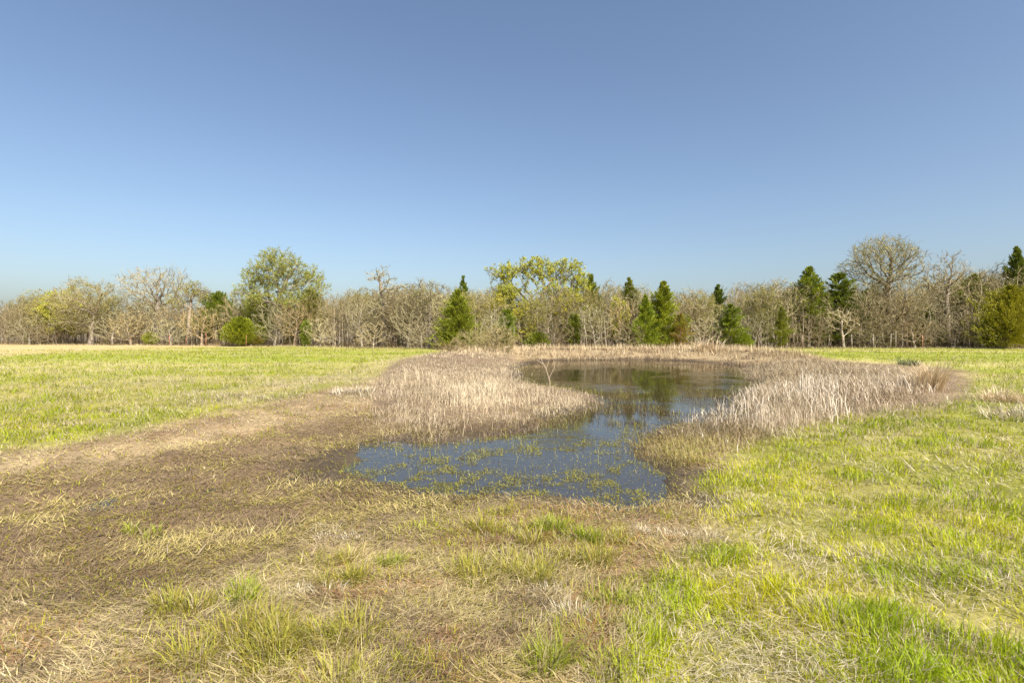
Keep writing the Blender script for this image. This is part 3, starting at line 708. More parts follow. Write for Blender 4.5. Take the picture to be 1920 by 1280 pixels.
GREY = (1.05, 1.03, 1.0)
hero('h_bare_left', 31, 292, 497, 3, [(292, 535, 62, 34), (330, 530, 28, 30), (255, 560, 28, 24), (300, 575, 50, 30)], [(292, 648), (292, 600), (294, 570)],
     'tall bare grey oak, the widest leafless crown at the field end of the wood', 'oak_tree', n_att=2400, step=0.42, dk=0.46, wob=0.3, r_trunk=0.38, twigs=3, tint=(0.95, 0.95, 0.95))
hero('h_leaf_left', 32, 357, 530, 1, [(357, 548, 32, 17), (340, 565, 18, 12), (378, 552, 14, 14)], [(352, 648), (353, 600), (355, 575)],
     'slim oak with pale green new leaves beside the tall bare grey oak', 'oak_tree', n_att=900, step=0.4, dk=0.46, wob=0.3, r_trunk=0.2, twigs=3, leaf='oak', leaf_n=3, tint=GREY)
hero('h_leaf_edge', 33, 172, 526, 0, [(178, 555, 46, 30), (130, 570, 36, 26), (205, 560, 30, 28), (150, 600, 60, 28)], [(170, 647), (171, 615), (174, 590), (180, 570)],
     'broad tree with hazy olive buds and a pale trunk near the open left end', 'oak_tree', n_att=2400, step=0.42, dk=0.46, wob=0.25, r_trunk=0.3, twigs=5, leaf='bud', leaf_n=2, leaf_s=0.12, tint=GREY, ltint=(0.9, 0.95, 0.6))
hero('h_big_oak', 34, 525, 475, 2, [(525, 497, 44, 22), (486, 520, 34, 20), (565, 520, 36, 20), (590, 542, 26, 18), (465, 547, 22, 16), (535, 530, 34, 24), (500, 562, 30, 16), (552, 566, 34, 16)], [(525, 652), (524, 620), (522, 595), (520, 580)],
     'tallest leafy oak with twisting limbs and pale olive tufts behind the round cedar', 'oak_tree', n_att=2300, step=0.45, dk=0.5, wob=0.38, r_trunk=0.33, twigs=2, leaf='oak', leaf_n=13, leaf_s=0.15, leaf_t=0.36, tint=GREY)
hero('h_broken', 35, 718, 497, 2, [(712, 515, 16, 16), (735, 545, 26, 28), (700, 520, 18, 12), (752, 560, 14, 22), (722, 575, 34, 26)], [(722, 655), (721, 610), (719, 575), (713, 545), (711, 525)],
     'upright gnarled bare oak with a knotted broken top', 'oak_tree', n_att=900, step=0.42, dk=0.5, wob=0.36, r_trunk=0.36, twigs=3, leaf='bud', leaf_n=1, leaf_s=0.1, tint=GREY)
hero('h_center_oak', 36, 1000, 487, 8, [(942, 515, 30, 18), (1000, 505, 38, 20), (1058, 510, 36, 22), (1085, 530, 24, 18), (955, 552, 32, 20), (1045, 552, 42, 20), (1000, 585, 48, 22), (945, 588, 26, 18), (1075, 580, 26, 20)], [(1010, 645), (1008, 615), (1004, 595), (1000, 580)],
     'wide leafy oak with bright yellow-green tufts behind the pond', 'oak_tree', n_att=2600, step=0.45, dk=0.5, wob=0.36, r_trunk=0.36, twigs=2, leaf='gold', leaf_n=16, leaf_s=0.19, leaf_t=0.36, tint=(0.8, 0.78, 0.75))
hero('h_right_oak', 37, 1660, 443, 5, [(1645, 478, 52, 30), (1690, 485, 38, 28), (1610, 502, 34, 22), (1650, 462, 34, 18), (1640, 520, 44, 20), (1700, 510, 30, 24)], [(1670, 650), (1669, 600), (1668, 570), (1667, 548)],
     'highest bare oak with a domed crown rising over the cedars', 'oak_tree', n_att=2600, step=0.38, dk=0.42, wob=0.3, r_trunk=0.42, twigs=3, leaf='bud', leaf_n=3, leaf_s=0.10, leaf_t=0.3, tint=(0.8, 0.78, 0.74), ltint=(0.75, 0.75, 0.7))
hero('h_right_bare', 38, 1780, 473, 3, [(1780, 510, 36, 34), (1755, 540, 28, 30), (1805, 535, 26, 26), (1775, 570, 48, 30)], [(1778, 652), (1778, 610), (1779, 580), (1780, 555)],
     'tall bare tree with fine upright twigs next to the highest bare oak', 'bare_tree', n_att=1100, step=0.42, dk=0.5, wob=0.25, r_trunk=0.26, twigs=4, tint=(0.95, 0.9, 0.82))
hero('h_white', 39, 1581, 572, -1, [(1581, 600, 30, 26), (1565, 595, 18, 18), (1597, 612, 20, 22)], [(1582, 652), (1582, 632), (1581, 618)],
     'small pale grey bare tree with sharp white limbs before the dark cedars', 'bare_tree', n_att=420, step=0.35, dk=0.42, wob=0.18, r_trunk=0.12, twigs=2, tint=(1.3, 1.27, 1.2))
hero('h_bud_800', 40, 805, 525, 3, [(805, 550, 34, 26), (830, 565, 20, 22), (795, 590, 36, 26)], [(805, 656), (805, 620), (805, 590), (806, 570)],
     'bare tree with yellowish buds on its top beside the cedar with a spire', 'bare_tree', n_att=850, step=0.42, dk=0.5, wob=0.22, r_trunk=0.2, twigs=5, leaf='bud', leaf_n=1, leaf_s=0.12, tint=GREY)

# evergreen cedars: key, px, top row, half width px, base row shift (metres back), native H, native R, tint, label
LIME = (1.45, 1.4, 0.9); MIDC = (1.15, 1.12, 1.0); DARK = (0.82, 0.86, 0.9); GOLD = (1.6, 1.35, 0.9); RUSTC = (1.8, 1.2, 2.2)
CED = [
 ('cedar_dome', 450, 594, 29, -2, 5, 2.6, LIME, 'round bright green cedar bush standing alone at the field edge'),
 ('cedar_column', 574, 599, 9, -1, 5, 1.0, MIDC, 'narrow dark green cedar column at the field edge'),
 ('cedar_dome', 410, 549, 32, 4, 5, 2.6, DARK, 'dark cedar peeping over bare trees between the slim oak and the big oak'),
 ('cedar_broad', 484, 552, 30, 3, 8, 4.2, (1.0, 0.95, 1.0), 'dark cedar under the lower limbs of the big oak'),
 ('cedar_dome', 582, 542, 24, 6, 5, 2.6, (1.1, 1.05, 1.0), 'dark green cedar top showing within the big oak crown'),
 ('cedar_cone', 858, 543, 48, 0, 8, 2.7, MIDC, 'large conical green cedar by the brown shrubs of the bank'),
 ('cedar_spire', 869, 519, 24, 9, 8, 2.0, DARK, 'thin dark cedar spire rising behind the large conical cedar'),
 ('cedar_column', 950, 580, 15, 1, 5, 1.0, MIDC, 'small green cedar under the yellow-green oak, nearest the conical cedar'),
 ('cedar_column', 1077, 588, 15, 1, 5, 1.0, MIDC, 'small upright cedar under the far side of the yellow-green oak'),
 ('cedar_dome', 1010, 622, 22, -1, 5, 2.6, MIDC, 'low spreading cedar at the foot of the yellow-green oak'),
 ('cedar_cone', 1108, 516, 36, 10, 8, 2.7, MIDC, 'tall cedar touching the side of the yellow-green oak'),
 ('cedar_cone', 1180, 522, 34, 5, 8, 2.7, DARK, 'dark pointed cedar just before the paired bright cedars'),
 ('cedar_cone', 1243, 529, 48, 0, 8, 2.7, LIME, 'tall bright green cone cedar, the taller of the pair'),
 ('cedar_cone', 1210, 553, 30, -1, 8, 2.7, LIME, 'shorter bright green cedar leaning into the taller cone cedar'),
 ('cedar_ragged', 1275, 588, 20, -2, 8, 2.3, RUSTC, 'rusty brown dying cedar at the foot of the tall cone cedar'),
 ('cedar_cone', 1345, 535, 34, 9, 8, 2.7, DARK, 'small dark cedar tip showing above the bare trees'),
 ('cedar_ragged', 1370, 570, 34, -1, 8, 2.3, MIDC, 'thin open olive cedar above the little round bush'),
 ('cedar_dome', 1396, 624, 14, -2, 5, 2.6, LIME, 'little round green cedar bush at the edge of the bank'),
 ('cedar_spire', 1432, 551, 18, 4, 8, 2.0, (1.2, 1.05, 1.2), 'small yellowish cedar top among bare twigs'),
 ('cedar_ragged', 1465, 575, 20, -1, 8, 2.3, (1.3, 1.15, 1.2), 'thin yellow-olive cedar beside the pale field strip'),
 ('cedar_cone', 1516, 502, 60, 4, 8, 2.7, MIDC, 'large green cedar with a pointed top left of the dark one'),
 ('cedar_ragged', 1574, 514, 54, 3, 8, 2.3, DARK, 'dark open cedar with spiky top behind the pale bare tree'),
 ('cedar_broad', 1825, 515, 38, 6, 8, 4.2, MIDC, 'olive cedar hidden behind grey twigs near the right end'),
 ('cedar_cone', 1904, 466, 44, 6, 8, 2.7, DARK, 'dark spire-topped cedar at the extreme right of the wood'),
 ('cedar_broad', 1893, 535, 52, -1, 8, 4.2, GOLD, 'big golden-green cedar with low skirts closing the right end'),
 ('cedar_ragged', 1858, 575, 22, -1, 8, 2.3, DARK, 'cedar at the shaded side of the golden cedar, shade put into its dark tint'),  # shade on this side is put into the dark tint
 ('cedar_dome', 283, 622, 12, -0.5, 5, 2.6, (1.6, 1.4, 0.8), 'small yellow-green bush at the foot of the tall bare oak'),
 ('cedar_dome', 484, 625, 9, -0.5, 5, 2.6, (1.4, 1.05, 1.5), 'little brownish cedar bush close beside the round bright cedar'),
]
rr = random.Random(5)
for key, px, top, hw, back, H0, R0, tint, label in CED:
    x, D = at(px, back); H = height(px, top, back) ; R = hw * D / F
    place(key, 'cedar_bush' if 'bush' in label else 'cedar_tree', label, 'cedar', x, D, R / R0, H / H0, rr.uniform(0, 6.28), tint, group='evergreen cedars along the wood')

# bare trees of the front row: key, px, top row, half width px, metres back, tint, label
TAN = (1.05, 0.98, 0.84); GRY = (1.15, 1.16, 1.12); RST = (1.12, 0.98, 0.82); DRK = (0.72, 0.68, 0.6); PLE = (1.5, 1.46, 1.36); YEL = (1.2, 1.12, 0.72)
BARE = [
 ('bare_wide', 12, 566, 45, 3, TAN, 'brown bare tree at the extreme left end of the wood'),
 ('bare_low', 55, 590, 40, -1, GRY, 'low grey bare tree with pale trunk near the left end'),
 ('bud_tree', 70, 543, 34, 12, GRY, 'distant thin bare tree poking over the left end of the wood'),
 ('bud_tree', 112, 552, 46, 4, YEL, 'yellowish budding tree left of the pale-trunked olive tree'),
 ('bare_low', 100, 600, 42, 0, DRK, 'dark twiggy tree under the yellowish budding tree'),
 ('bare_wide', 210, 575, 42, 0, GRY, 'low grey tree with twin pale stems right of the pale-trunked olive tree'),
 ('bare_round', 245, 582, 38, -1, TAN, 'brownish bare tree left of the foot of the tall bare oak'),
 ('bare_low', 320, 595, 40, -1, GRY, 'grey low bare tree below the slim leafing oak'),
 ('bare_round', 378, 572, 42, -1, RST, 'pinkish brown round bare tree between slim oak and round cedar'),
 ('bare_vase', 405, 578, 36, 2, TAN, 'tan bare tree just left of the round cedar bush'),
 ('bare_wide', 515, 566, 46, -1, GRY, 'grey bare tree at the foot of the big oak'),
 ('bare_round', 552, 562, 38, 0, RST, 'reddish tan bare tree beside the narrow cedar column'),
 ('bare_low', 600, 592, 36, -1, GRY, 'low grey bare tree right of the narrow cedar column'),
 ('bare_round', 628, 552, 38, 2, TAN, 'tan round bare tree at the right flank of the big oak'),
 ('bare_slim', 652, 543, 20, 3, GRY, 'slim grey bare tree standing above its neighbours before the broken oak'),
 ('bare_vase', 678, 560, 32, 0, GRY, 'grey bare tree leaning at the left of the broken oak'),
 ('bare_low', 700, 600, 36, -2, PLE, 'pale low bare tree at the foot of the broken oak'),
 ('bare_round', 765, 565, 34, 0, GRY, 'grey bare tree right of the broken oak'),
 ('bare_low', 790, 598, 40, -1, GRY, 'low spreading grey tree left of the conical cedar'),
 ('bare_vase', 845, 540, 30, 6, TAN, 'tan bare tree behind the conical cedar'),
 ('bare_vase', 905, 550, 32, 4, GRY, 'grey bare tree between cedar spire and yellow-green oak'),
 ('bare_round', 925, 580, 34, 0, GRY, 'grey twiggy tree at the left foot of the yellow-green oak'),
 ('bare_low', 1040, 590, 44, -1, DRK, 'dark tangled tree in the middle of the far bank under the oak'),
 ('bare_wide', 1115, 565, 42, 0, GRY, 'grey wide bare tree right of the yellow-green oak'),
 ('bare_vase', 1138, 524, 26, 8, GRY, 'upright grey bare top right of the tall touching cedar'),
 ('bare_round', 1165, 555, 34, 1, RST, 'pinkish bare tree under the dark pointed cedar'),
 ('bare_low', 1180, 600, 34, -1, PLE, 'pale low bare tree left of the paired bright cedars'),
 ('bare_vase', 1208, 532, 22, 8, GRY, 'thin grey tree top between pointed cedar and cone cedar'),
 ('bare_round', 1300, 545, 32, 3, TAN, 'tan bare tree behind the rusty cedar'),
 ('bare_low', 1318, 590, 38, -1, GRY, 'low grey bare tree right of the rusty cedar'),
 ('bare_round', 1345, 568, 34, 1, GRY, 'grey round bare tree left of the open olive cedar'),
 ('bare_vase', 1392, 528, 32, 6, RST, 'pinkish fine-twigged tree above the open olive cedar'),
 ('bare_wide', 1415, 582, 42, -1, GRY, 'wide grey tree between olive cedar and yellow-olive cedar'),
 ('bare_vase', 1450, 522, 34, 8, GRY, 'pale grey twig crown left of the large pointed cedar'),
 ('bare_slim', 1475, 560, 18, 0, PLE, 'slim pale trunked tree beside the yellow-olive cedar'),
 ('bare_low', 1515, 582, 44, -1, DRK, 'dark low tree beneath the large pointed cedar'),
 ('bare_round', 1620, 572, 42, 0, TAN, 'tan bare tree right of the pale white-limbed tree'),
 ('bare_low', 1640, 596, 44, -1, DRK, 'dark dense low tree under the highest oak'),
 ('bare_vase', 1700, 520, 36, 1, RST, 'orange-tan fine-twigged tree in front of the highest oak'),
 ('bare_wide', 1715, 590, 46, -1, TAN, 'low tan tree below the orange-tan tree'),
 ('bare_round', 1745, 545, 36, 1, GRY, 'grey bare tree between orange-tan tree and tall upright tree'),
 ('bare_low', 1790, 590, 48, -1, DRK, 'dark spreading tree at the foot of the tall upright tree'),
 ('bare_round', 1840, 505, 34, 5, TAN, 'tan bare crown left of the dark spire at the right end'),
 ('bare_vase', 1868, 492, 32, 7, GRY, 'grey bare top behind the golden cedar'),
 ('bare_wide', 1825, 565, 40, 1, GRY, 'grey twiggy tree left of the golden cedar'),
 ('bare_vase', 1915, 520, 40, 4, TAN, 'tan bare tree cut off by the right end of the view'),
]
BARE += [
 ('leaf_tree', 935, 556, 30, 5, GRY, 'small yellow-leaved tree under the left limbs of the yellow-green oak'),
 ('leaf_tree', 985, 574, 32, 2, GRY, 'low bright yellow-leaved tree at the middle of the far bank'),
 ('leaf_tree', 1062, 556, 36, 5, GRY, 'yellow-leaved tree under the right limbs of the yellow-green oak'),
 ('leaf_tree', 122, 545, 38, 3, YEL, 'hazy yellow-leaved tree near the left end of the wood'),
 ('leaf_tree', 1160, 562, 22, 2, RST, 'small yellowish leafing tree left of the dark pointed cedar')]
NAT = {'leaf_tree': (6.6, 2.6), 'bare_round': (7.8, 2.8), 'bare_vase': (8.1, 2.6), 'bare_wide': (7.7, 3.4), 'bare_slim': (8.1, 1.4), 'bare_low': (5.3, 3.1), 'bud_tree': (8.0, 2.6)}
for key, px, top, hw, back, tint, label in BARE:
    x, D = at(px, back); H = height(px, top, back); R = hw * D / F
    place(key, 'bare_tree', label, 'bare tree', x, D, R / NAT[key][1], H / NAT[key][0], rr.uniform(0, 6.28), tint, group='bare trees of the front row')

# the wood behind: a mass of the same trees that reads as one
def woodland(name, label, pts, keys):
    me = bpy.data.meshes.new(name); n = len(pts)
    me.vertices.add(n); me.vertices.foreach_set('co', np.array([p[:3] for p in pts], np.float32).ravel())
    for an, ty, dt, fn in (('rotz', 'FLOAT', 'value', lambda p: p[3]), ('kind_i', 'INT', 'value', lambda p: p[6])):
        a = me.attributes.new(an, ty, 'POINT'); a.data.foreach_set(dt, [fn(p) for p in pts])
    a = me.attributes.new('scl', 'FLOAT_VECTOR', 'POINT'); a.data.foreach_set('vector', np.array([(p[4], p[4], p[5]) for p in pts], np.float32).ravel())
    o = bpy.data.objects.new(name, me); COL.objects.link(o); tag(o, label, 'wood', kind='stuff')
    g = bpy.data.node_groups.new(name, 'GeometryNodeTree'); N, Lk = g.nodes, g.links
    g.interface.new_socket('Geometry', in_out='INPUT', socket_type='NodeSocketGeometry'); g.interface.new_socket('Geometry', in_out='OUTPUT', socket_type='NodeSocketGeometry')
    gi, go = N.new('NodeGroupInput'), N.new('NodeGroupOutput')
    g2i = N.new('GeometryNodeGeometryToInstance')
    for k in reversed(keys):
        j = N.new('GeometryNodeJoinGeometry')
        for q in PROTO[k]['objs']:
            if q is None: continue
            oi = N.new('GeometryNodeObjectInfo'); oi.transform_space = 'ORIGINAL'; oi.inputs['Object'].default_value = q; oi.inputs['As Instance'].default_value = False
            Lk.new(oi.outputs['Geometry'], j.inputs[0])
        Lk.new(j.outputs[0], g2i.inputs[0])
    ip = N.new('GeometryNodeInstanceOnPoints'); ip.inputs['Pick Instance'].default_value = True
    def attr(nm, ty):
        q = N.new('GeometryNodeInputNamedAttribute'); q.data_type = ty; q.inputs['Name'].default_value = nm; return q.outputs['Attribute']
    cx = N.new('ShaderNodeCombineXYZ'); Lk.new(attr('rotz', 'FLOAT'), cx.inputs['Z'])
    e2r = N.new('FunctionNodeEulerToRotation'); Lk.new(cx.outputs[0], e2r.inputs[0])
    Lk.new(gi.outputs[0], ip.inputs['Points']); Lk.new(g2i.outputs[0], ip.inputs['Instance']); Lk.new(e2r.outputs[0], ip.inputs['Rotation'])
    Lk.new(attr('scl', 'FLOAT_VECTOR'), ip.inputs['Scale']); Lk.new(attr('kind_i', 'INT'), ip.inputs['Instance Index'])
    Lk.new(ip.outputs[0], go.inputs[0])
    md = o.modifiers.new('scatter', 'NODES'); md.node_group = g
    return o

KEYS = ['bare_round', 'bare_vase', 'bare_wide', 'bare_slim', 'bare_low', 'bud_tree', 'cedar_cone']
TOPS = [(-300, 570), (0, 574), (80, 568), (200, 562), (400, 572), (450, 560), (640, 556), (760, 548), (900, 552), (1130, 546), (1300, 552), (1450, 540), (1560, 548), (1700, 530), (1800, 520), (1920, 508), (2300, 505)]
wr = random.Random(77); pts = []
for i in range(330):
    px = wr.uniform(-330, 2250); back = 1.5 + 30 * wr.random() ** 1.3
    x, D = at(px, back); k = wr.choices(range(7), (3, 3, 3, 2, 1.4, 3.0 if px < 500 or 850 < px < 1150 else 1.8, 1.0))[0]
    top = float(np.interp(px, [t[0] for t in TOPS], [t[1] for t in TOPS])) + wr.uniform(2, 30)
    H = CH + (HOR - top + 20) / F * D; nh = NAT.get(KEYS[k], (8, 2.7))[0]
    s = H / nh * (wr.uniform(0.45, 0.7) if k == 6 else 1) if k != 4 else wr.uniform(0.7, 1.0)
    pts.append((x, D, float(ground_z(np.array([x]), np.array([D]))[0]) - 0.08, wr.uniform(0, 6.28), s * wr.uniform(0.85, 1.25), s, k))
wd = woodland('woodland', 'mass of bare trees deep inside the wood', pts, KEYS)
wd.color = (0.95, 0.90, 0.80, 1)

def underbrush():
    rng = np.random.default_rng(303); n = 36000
    px = rng.uniform(-250, 2200, n); back = rng.uniform(0.0, 1, n) ** 1.5 * 9 - 0.3
    D = edge_d(px) + back + (vnoise(px * 0.05, px * 0, 4) - 0.5) * 1.6; X = (px - 960) / F * D
    P = pts3(X, D, -0.05)
    tone = vnoise(px * 0.06, back * 0.3, 8)
    c = mix(np.array([0.13, 0.09, 0.05]), np.array([0.27, 0.19, 0.10]), np.clip(tone + rng.normal(0, 0.3, n), 0, 1)); c = mix(c, np.array([0.16, 0.17, 0.04]), (rng.random(n) < 0.13) * 0.9)
    L = rng.uniform(0.25, 1.3, n) * (0.4 + vnoise(px * 0.09, px * 0, 14)); W = rng.uniform(0.015, 0.035, n)
    V, T, k = ribbon(P, rng.uniform(0, 2 * pi, n), np.abs(rng.normal(0.25, 0.4, n)), rng.uniform(0, 0.9, n), L, W, rng)
    parts = [(V, T, k, c)]
    # thin straight saplings
    m = 1700; px = rng.uniform(-200, 2150, m); D = edge_d(px) + rng.uniform(-0.2, 14, m); X = (px - 960) / F * D
    A = pts3(X, D, -0.05); B = A + np.stack([rng.normal(0, 0.3, m), rng.normal(0, 0.3, m), rng.uniform(2.0, 4.6, m)], 1)
    V, T, k = tubes(A, B, rng.uniform(0.03, 0.065, m), np.full(m, 0.01), 3)
    parts.append((V, T, k, mix(np.array([0.50, 0.43, 0.33]), np.array([0.22, 0.165, 0.11]), rng.random(m))))
    tag(blades('underbrush', parts, M_STEM), 'brown undergrowth and thin saplings along the foot of the wood', 'undergrowth', kind='stuff')
underbrush()

def edge_grass():
    rng = np.random.default_rng(313); n = 14000
    px = rng.uniform(-250, 2200, n); D = edge_d(px) - rng.uniform(-0.3, 2.2, n); X = (px - 960) / F * D
    c = mix(STRAW, TANR * 0.8, rng.random(n)) * rng.uniform(0.6, 1.05, n)[:, None]
    V, T, k = ribbon(pts3(X, D, -0.02), rng.uniform(0, 6.28, n), np.abs(rng.normal(0.2, 0.4, n)), rng.uniform(0, 0.6, n), rng.uniform(0.1, 0.35, n), rng.uniform(0.03, 0.06, n), rng, True)
    tag(blades('edge_grass', [(V, T, k, c)], M_STRAW), 'pale dry grass strip along the edge of the wood', 'grass', kind='stuff')
edge_grass()

# ------------------------------------------------------------------ shrubs on the far bank
def shrub(px, py, z, h, wd_, label, tint, seed, n=420):
    x, y = p2w(px, py, z); gz = float(ground_z(np.array([x]), np.array([y]))[0])
    key = 'shrub%d' % seed
    proto(key, deciduous(seed, [(0, 0, h * .55, wd_, wd_, h * .5), (0, 0, h * .3, wd_ * .8, wd_ * .8, h * .3)], T0((0, 0, 0), (0, 0, .12)), n, step=0.16, dk=0.2, wob=0.2, r_trunk=0.03, twigs=5, twig_l=(.15, .4), tw_w=0.014), 'bare')
    e = place(key, 'bare_shrub', label, 'shrub', x, y, tint=tint, group='leafless shrubs on the bank')
shrub(885, 662, 0.1, 1.5, 1.3, 'rounded tan leafless shrub in front of the conical cedar', (0.85, 0.78, 0.62), 51)
shrub(935, 664, 0.1, 1.7, 1.5, 'bigger brown leafless shrub at the left tip of the far bank', (0.75, 0.66, 0.52), 52)
shrub(845, 668, 0.0, 0.8, 1.2, 'low spreading leafless shrub where the field meets the bank', (0.8, 0.7, 0.55), 53, 260)

# ------------------------------------------------------------------ single tussocks
def tussock(px, py, rad, h, n, kind, label, name, cat='grass tuft', group='single tussocks', lean=0.35, seed=0, z=-0.1, width=0.0035):
    rng = np.random.default_rng(1000 + seed + int(px)); x, y = p2w(px, py, z)
    gz = float(ground_z(np.array([x]), np.array([y]))[0]); 
    a = rng.uniform(0, 2 * pi, n); q = rad * 0.5 * np.sqrt(rng.random(n))
    sub = rng.normal(0, rad * 0.45, (5, 2)) * np.array([1.3, 1.0]); si = rng.integers(0, 5, n); hs = rng.uniform(0.7, 1.2, 5)[si]
    P = np.stack([q * np.cos(a) + sub[si, 0], q * np.sin(a) + sub[si, 1], np.full(n, -0.01)], 1)
    P[:, 2] = ground_z(P[:, 0] + x, P[:, 1] + y) - max(gz, WZ) - 0.01
    cols = {'green': (np.array([0.28, 0.36, 0.03]), np.array([0.42, 0.43, 0.04])), 'yellow': (np.array([0.36, 0.38, 0.05]), np.array([0.45, 0.36, 0.07])),
            'pale': (PALE, STRAW), 'grey': (PALE * 0.85, np.array([0.5, 0.42, 0.3])), 'orange': (np.array([0.62, 0.46, 0.27]), np.array([0.68, 0.57, 0.38])), 'dark': (np.array([0.10, 0.11, 0.06]), np.array([0.22, 0.24, 0.10]))}[kind]
    c = mix(cols[0], cols[1], rng.random(n)) * rng.uniform(0.7, 1.2, n)[:, None]
    if kind in ('green', 'yellow'):
        dr = rng.random(n) < 0.15; c[dr] = STRAW * 0.9
    r = math.hypot(x, y)
    V, T, k = ribbon(P, a + rng.normal(0, 0.5, n), np.abs(rng.normal(0.1, lean, n)) + 0.35 * q / max(rad, .01), rng.uniform(0.1, 1.0, n), h * hs * rng.uniform(0.4, 1.15, n), (width + 0.0008 * r) * rng.uniform(.7, 1.3, n), rng)
    o = blades(name, [(V, T, k, c)], M_GRASS if kind in ('green', 'yellow', 'dark') else M_STRAW); o.location = (x, y, max(gz, WZ))
    tag(o, label, cat, group)
TUS = [
 (1025, 988, .17, .19, 260, 'green', 'lush green grass tuft right at the near rim of the pond'),
 (1108, 1002, .14, .19, 200, 'green', 'green grass tuft by the pale dead clump near the pond rim'),
 (1150, 1004, .13, .15, 150, 'yellow', 'yellowish grass tuft touching the green one near the pond rim'),
 (952, 952, .10, .13, 90, 'yellow', 'small yellow-green tuft at the very edge of the near shore'),
 (918, 982, .14, .17, 150, 'yellow', 'thin yellowish tuft left of the lush tuft at the pond rim'),
 (470, 1140, .15, .19, 220, 'green', 'bright wide-bladed tuft alone on the matted brown straw'),
 (742, 1052, .10, .13, 110, 'green', 'small solitary green tuft on bare thatch below the pond'),
 (632, 1050, .16, .18, 100, 'yellow', 'sparse pale green tuft at the end of the brown marsh'),
 (268, 976, .11, .15, 60, 'green', 'few upright green blades in the dark middle of the marsh'),
 (635, 1100, .16, .20, 160, 'yellow', 'drooping yellow-green tuft left of the bare thatch'),
 (355, 1160, .20, .17, 240, 'yellow', 'broad soft yellowish tuft in the lower left straw'),
 (925, 1070, .26, .19, 380, 'yellow', 'wide yellow-green grass patch below the near shore'),
 (1080, 1050, .24, .18, 340, 'yellow', 'dense yellow-green patch under the two rim tufts'),
 (1140, 1140, .14, .16, 150, 'green', 'small green tuft growing through grey straw at the lush border'),
 (1075, 1278, .20, .20, 300, 'green', 'bright green tuft at the bottom beside the thatch'),
 (1200, 990, .2, .10, 240, 'pale', 'pale dead grass clump near the green rim tufts'),
 (1285, 1000, .26, .10, 320, 'pale', 'pale flattened dead clump at the edge of the lush grass'),
 (585, 1118, .22, .10, 260, 'grey', 'silvery flattened straw clump beside the bright wide-bladed tuft'),
 (600, 1000, .24, .09, 240, 'grey', 'grey dead straw clump on mud at the end of the marsh'),
 (1115, 1155, .24, .13, 300, 'grey', 'grey dry clump around the small green tuft'),
 (520, 1225, .26, .17, 420, 'yellow', 'upper of the yellow-green grass patches at the bottom left of centre'),
 (455, 1262, .24, .17, 380, 'yellow', 'yellow-green grass patch at the bottom, leftmost of its cluster'),
 (600, 1262, .26, .18, 420, 'yellow', 'yellow-green grass patch at the bottom, rightmost of its cluster'),
 (1010, 1085, .2, .15, 260, 'yellow', 'short yellowish patch between the wide patch and the dense patch'),
]
for i, (px, py, rad, h, n, kind, label) in enumerate(TUS):
    if n: tussock(px, py, rad, h, n * 2, kind, label, 'grass_tussock', seed=i, lean=0.8 if kind in ('pale', 'grey') else 0.3, group='single tussocks on the near ground')
tussock(1758, 738, 0.4, 0.95, 420, 'orange', 'tall orange-tan clump ending the bleached stalks', 'reed_clump', 'reed clump', 'tall reed clumps', 0.2, 41, width=0.008)
tussock(1325, 660, 0.8, 1.0, 300, 'orange', 'feathery tan clump standing up on the far bank', 'reed_clump', 'reed clump', 'tall reed clumps', 0.28, 42, z=0.2, width=0.012)
tussock(1700, 690, 0.5, 0.4, 220, 'dark', 'dark green rush clump at the back of the dead brush', 'rush_clump', 'rush clump', None, 0.35, 43, width=0.012)
tussock(1905, 760, 0.5, 0.42, 420, 'orange', 'orange-tan dry clump at the right border of the meadow', 'reed_clump', 'reed clump', 'tall reed clumps', 0.6, 44, width=0.006)
tussock(1890, 790, 0.7, 0.40, 420, 'pale', 'pale dead grass clump in front of the orange-tan one', 'grass_tussock', 'grass tuft', 'pale tussocks on the meadow', 0.7, 45, width=0.005)
tussock(640, 745, 0.6, 0.3, 500, 'grey', 'pale grey matted tussock on the field beside the brown brush', 'grass_tussock', 'grass tuft', 'pale tussocks on the meadow', 0.9, 46, width=0.006)

# ------------------------------------------------------------------ sticks
def stick(name, pts, r0, label, cat, group=None, mat=None, forks=()):
    P = np.array(pts, float); base = P[0].copy(); P = P - base
    rad = np.linspace(r0, r0 * 0.45, len(P)); V, T, k = tubes(P[:-1], P[1:], rad[:-1], rad[1:], 6)
    Vs, Ts, off = [V], [T], len(V)
    for f in forks:
        Q = np.array(f, float) - base; rd = np.linspace(r0 * 0.6, r0 * 0.25, len(Q)); V2, T2, _ = tubes(Q[:-1], Q[1:], rd[:-1], rd[1:], 5)
        Vs.append(V2); Ts.append(T2 + off); off += len(V2)
    V = np.concatenate(Vs)
    o = mesh_obj(name, V, np.concatenate(Ts), mat or M_STEM, None, np.tile(np.array([0.42, 0.33, 0.22]), (len(V), 1)), smooth=True)
    o.location = base; tag(o, label, cat, group)
def lying(px0, py0, px1, py1, r0, label, lift=0.03):
    a, b = p2w(px0, py0), p2w(px1, py1); rng = random.Random(int(px0)); pts = []
    for t in np.linspace(0, 1, 6):
        q = a + (b - a) * t + np.array([rng.uniform(-1, 1), rng.uniform(-1, 1)]) * 0.012
        pts.append((q[0], q[1], max(float(ground_z(q[:1], q[1:])[0]), WZ) + lift + 0.02 * math.sin(t * 5)))
    stick('dry_stalk', pts, r0, label, 'stalk', 'dry stalks lying on the mud')
lying(372, 1032, 402, 1001, .006, 'thick tan stalk lying on the dark marsh mud')
lying(20, 1156, 60, 1157, .008, 'short tan stalk at the lower left border')
lying(50, 1262, 76, 1212, .006, 'pale stalk lying on the bare mud patch at the bottom')
lying(430, 1278, 444, 1252, .006, 'reddish dry stalk at the bottom among yellow grass')
lying(315, 1031, 320, 992, .005, 'upright thin dead stalk slanting in the middle of the marsh', 0.05)
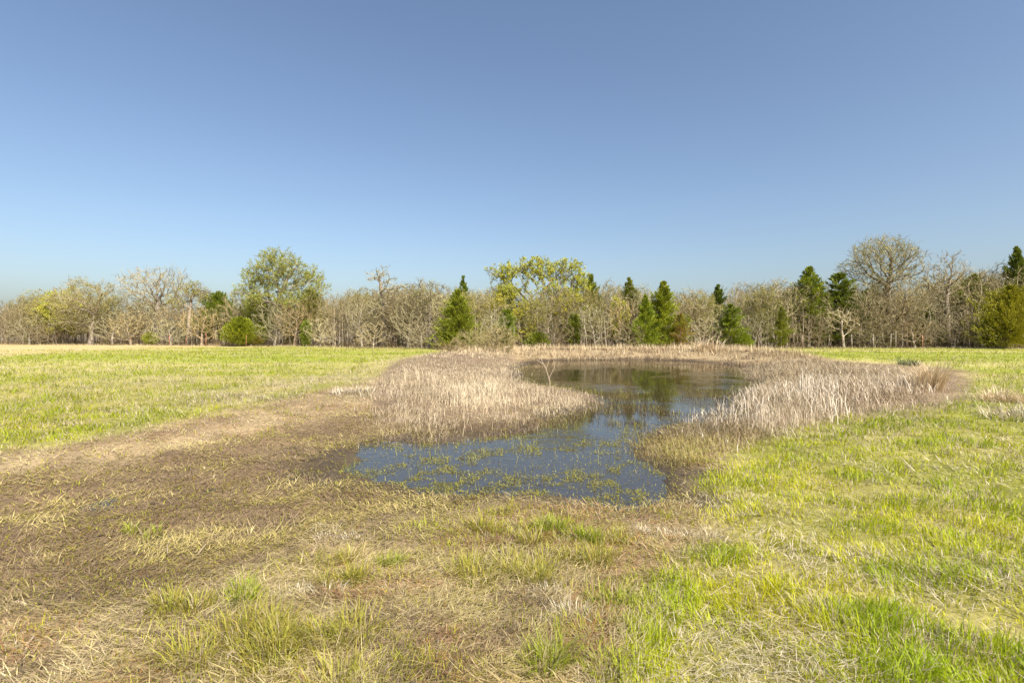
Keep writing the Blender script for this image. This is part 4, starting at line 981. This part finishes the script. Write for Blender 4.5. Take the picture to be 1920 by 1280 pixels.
x, y = p2w(1030, 738, WZ)
stick('dead_sapling', [(x, y, WZ - .2), (x + .02, y, WZ + .35), (x - .1, y, WZ + .75), (x - .3, y, WZ + 1.15)], .02, 'forked bare dead sapling standing in the water by the brown brush', 'sapling',
      forks=[[(x - .02, y, WZ + .45), (x + .15, y, WZ + .8), (x + .12, y, WZ + 1.15)], [(x - .1, y, WZ + .75), (x + .02, y, WZ + 1.1)], [(x - .17, y, WZ + .9), (x - .42, y, WZ + 1.05)]])

# ------------------------------------------------------------------ old fence posts along the wood
def post(px, back, h, label, col):
    x, D = at(px, back); z = float(ground_z(np.array([x]), np.array([D]))[0])
    def box(x0, x1, y0, y1, z0, z1): return [(x0, y0, z0), (x1, y0, z0), (x1, y1, z0), (x0, y1, z0), (x0, y0, z1), (x1, y0, z1), (x1, y1, z1), (x0, y1, z1)]
    V, Q = [], []
    for b in (box(-.045, .045, -.012, .012, -.1, h), box(-.012, .012, .0125, .06, -.1, h - .01)):
        o = len(V); V += b; Q += [[o + i for i in q] for q in ((0, 3, 2, 1), (4, 5, 6, 7), (0, 1, 5, 4), (1, 2, 6, 5), (2, 3, 7, 6), (3, 0, 4, 7))]
    ob = mesh_obj('fence_post', V, np.zeros((0, 3)), M_STEM, None, np.tile(np.array(col), (len(V), 1)), quads=Q)
    ob.location = (x, D, z); ob.rotation_euler = (rr.uniform(-.04, .04), rr.uniform(-.05, .05), rr.uniform(-.3, .3)); tag(ob, label, 'fence post', 'rusty posts along the edge of the wood')
RP = (0.40, 0.20, 0.12); GP = (0.45, 0.38, 0.30)
post(317, -1.2, 1.35, 'rusty red post below the slim leafing oak', RP)
post(348, -1.2, 1.35, 'rusty leaning post right below the pink bare tree', RP)
post(386, -1.2, 1.5, 'rusty post left of the round cedar bush', RP)
post(461, -2.6, 1.3, 'rusty post in front of the round cedar bush', RP)
post(1505, -3.5, 1.35, 'thin dark post standing out in the right field', (0.22, 0.15, 0.10))
post(1598, -1.3, 1.4, 'grey post right of the pale white-limbed tree', GP)
post(1638, -1.3, 1.4, 'weathered post below the highest oak', GP)
post(1670, -1.3, 1.5, 'tall pale post below the orange-tan tree, first of two', GP)
post(1680, -1.3, 1.7, 'tall pale post below the orange-tan tree, second of two', GP)
post(1730, -1.3, 1.4, 'rusty post between orange-tan tree and tall upright tree', RP)
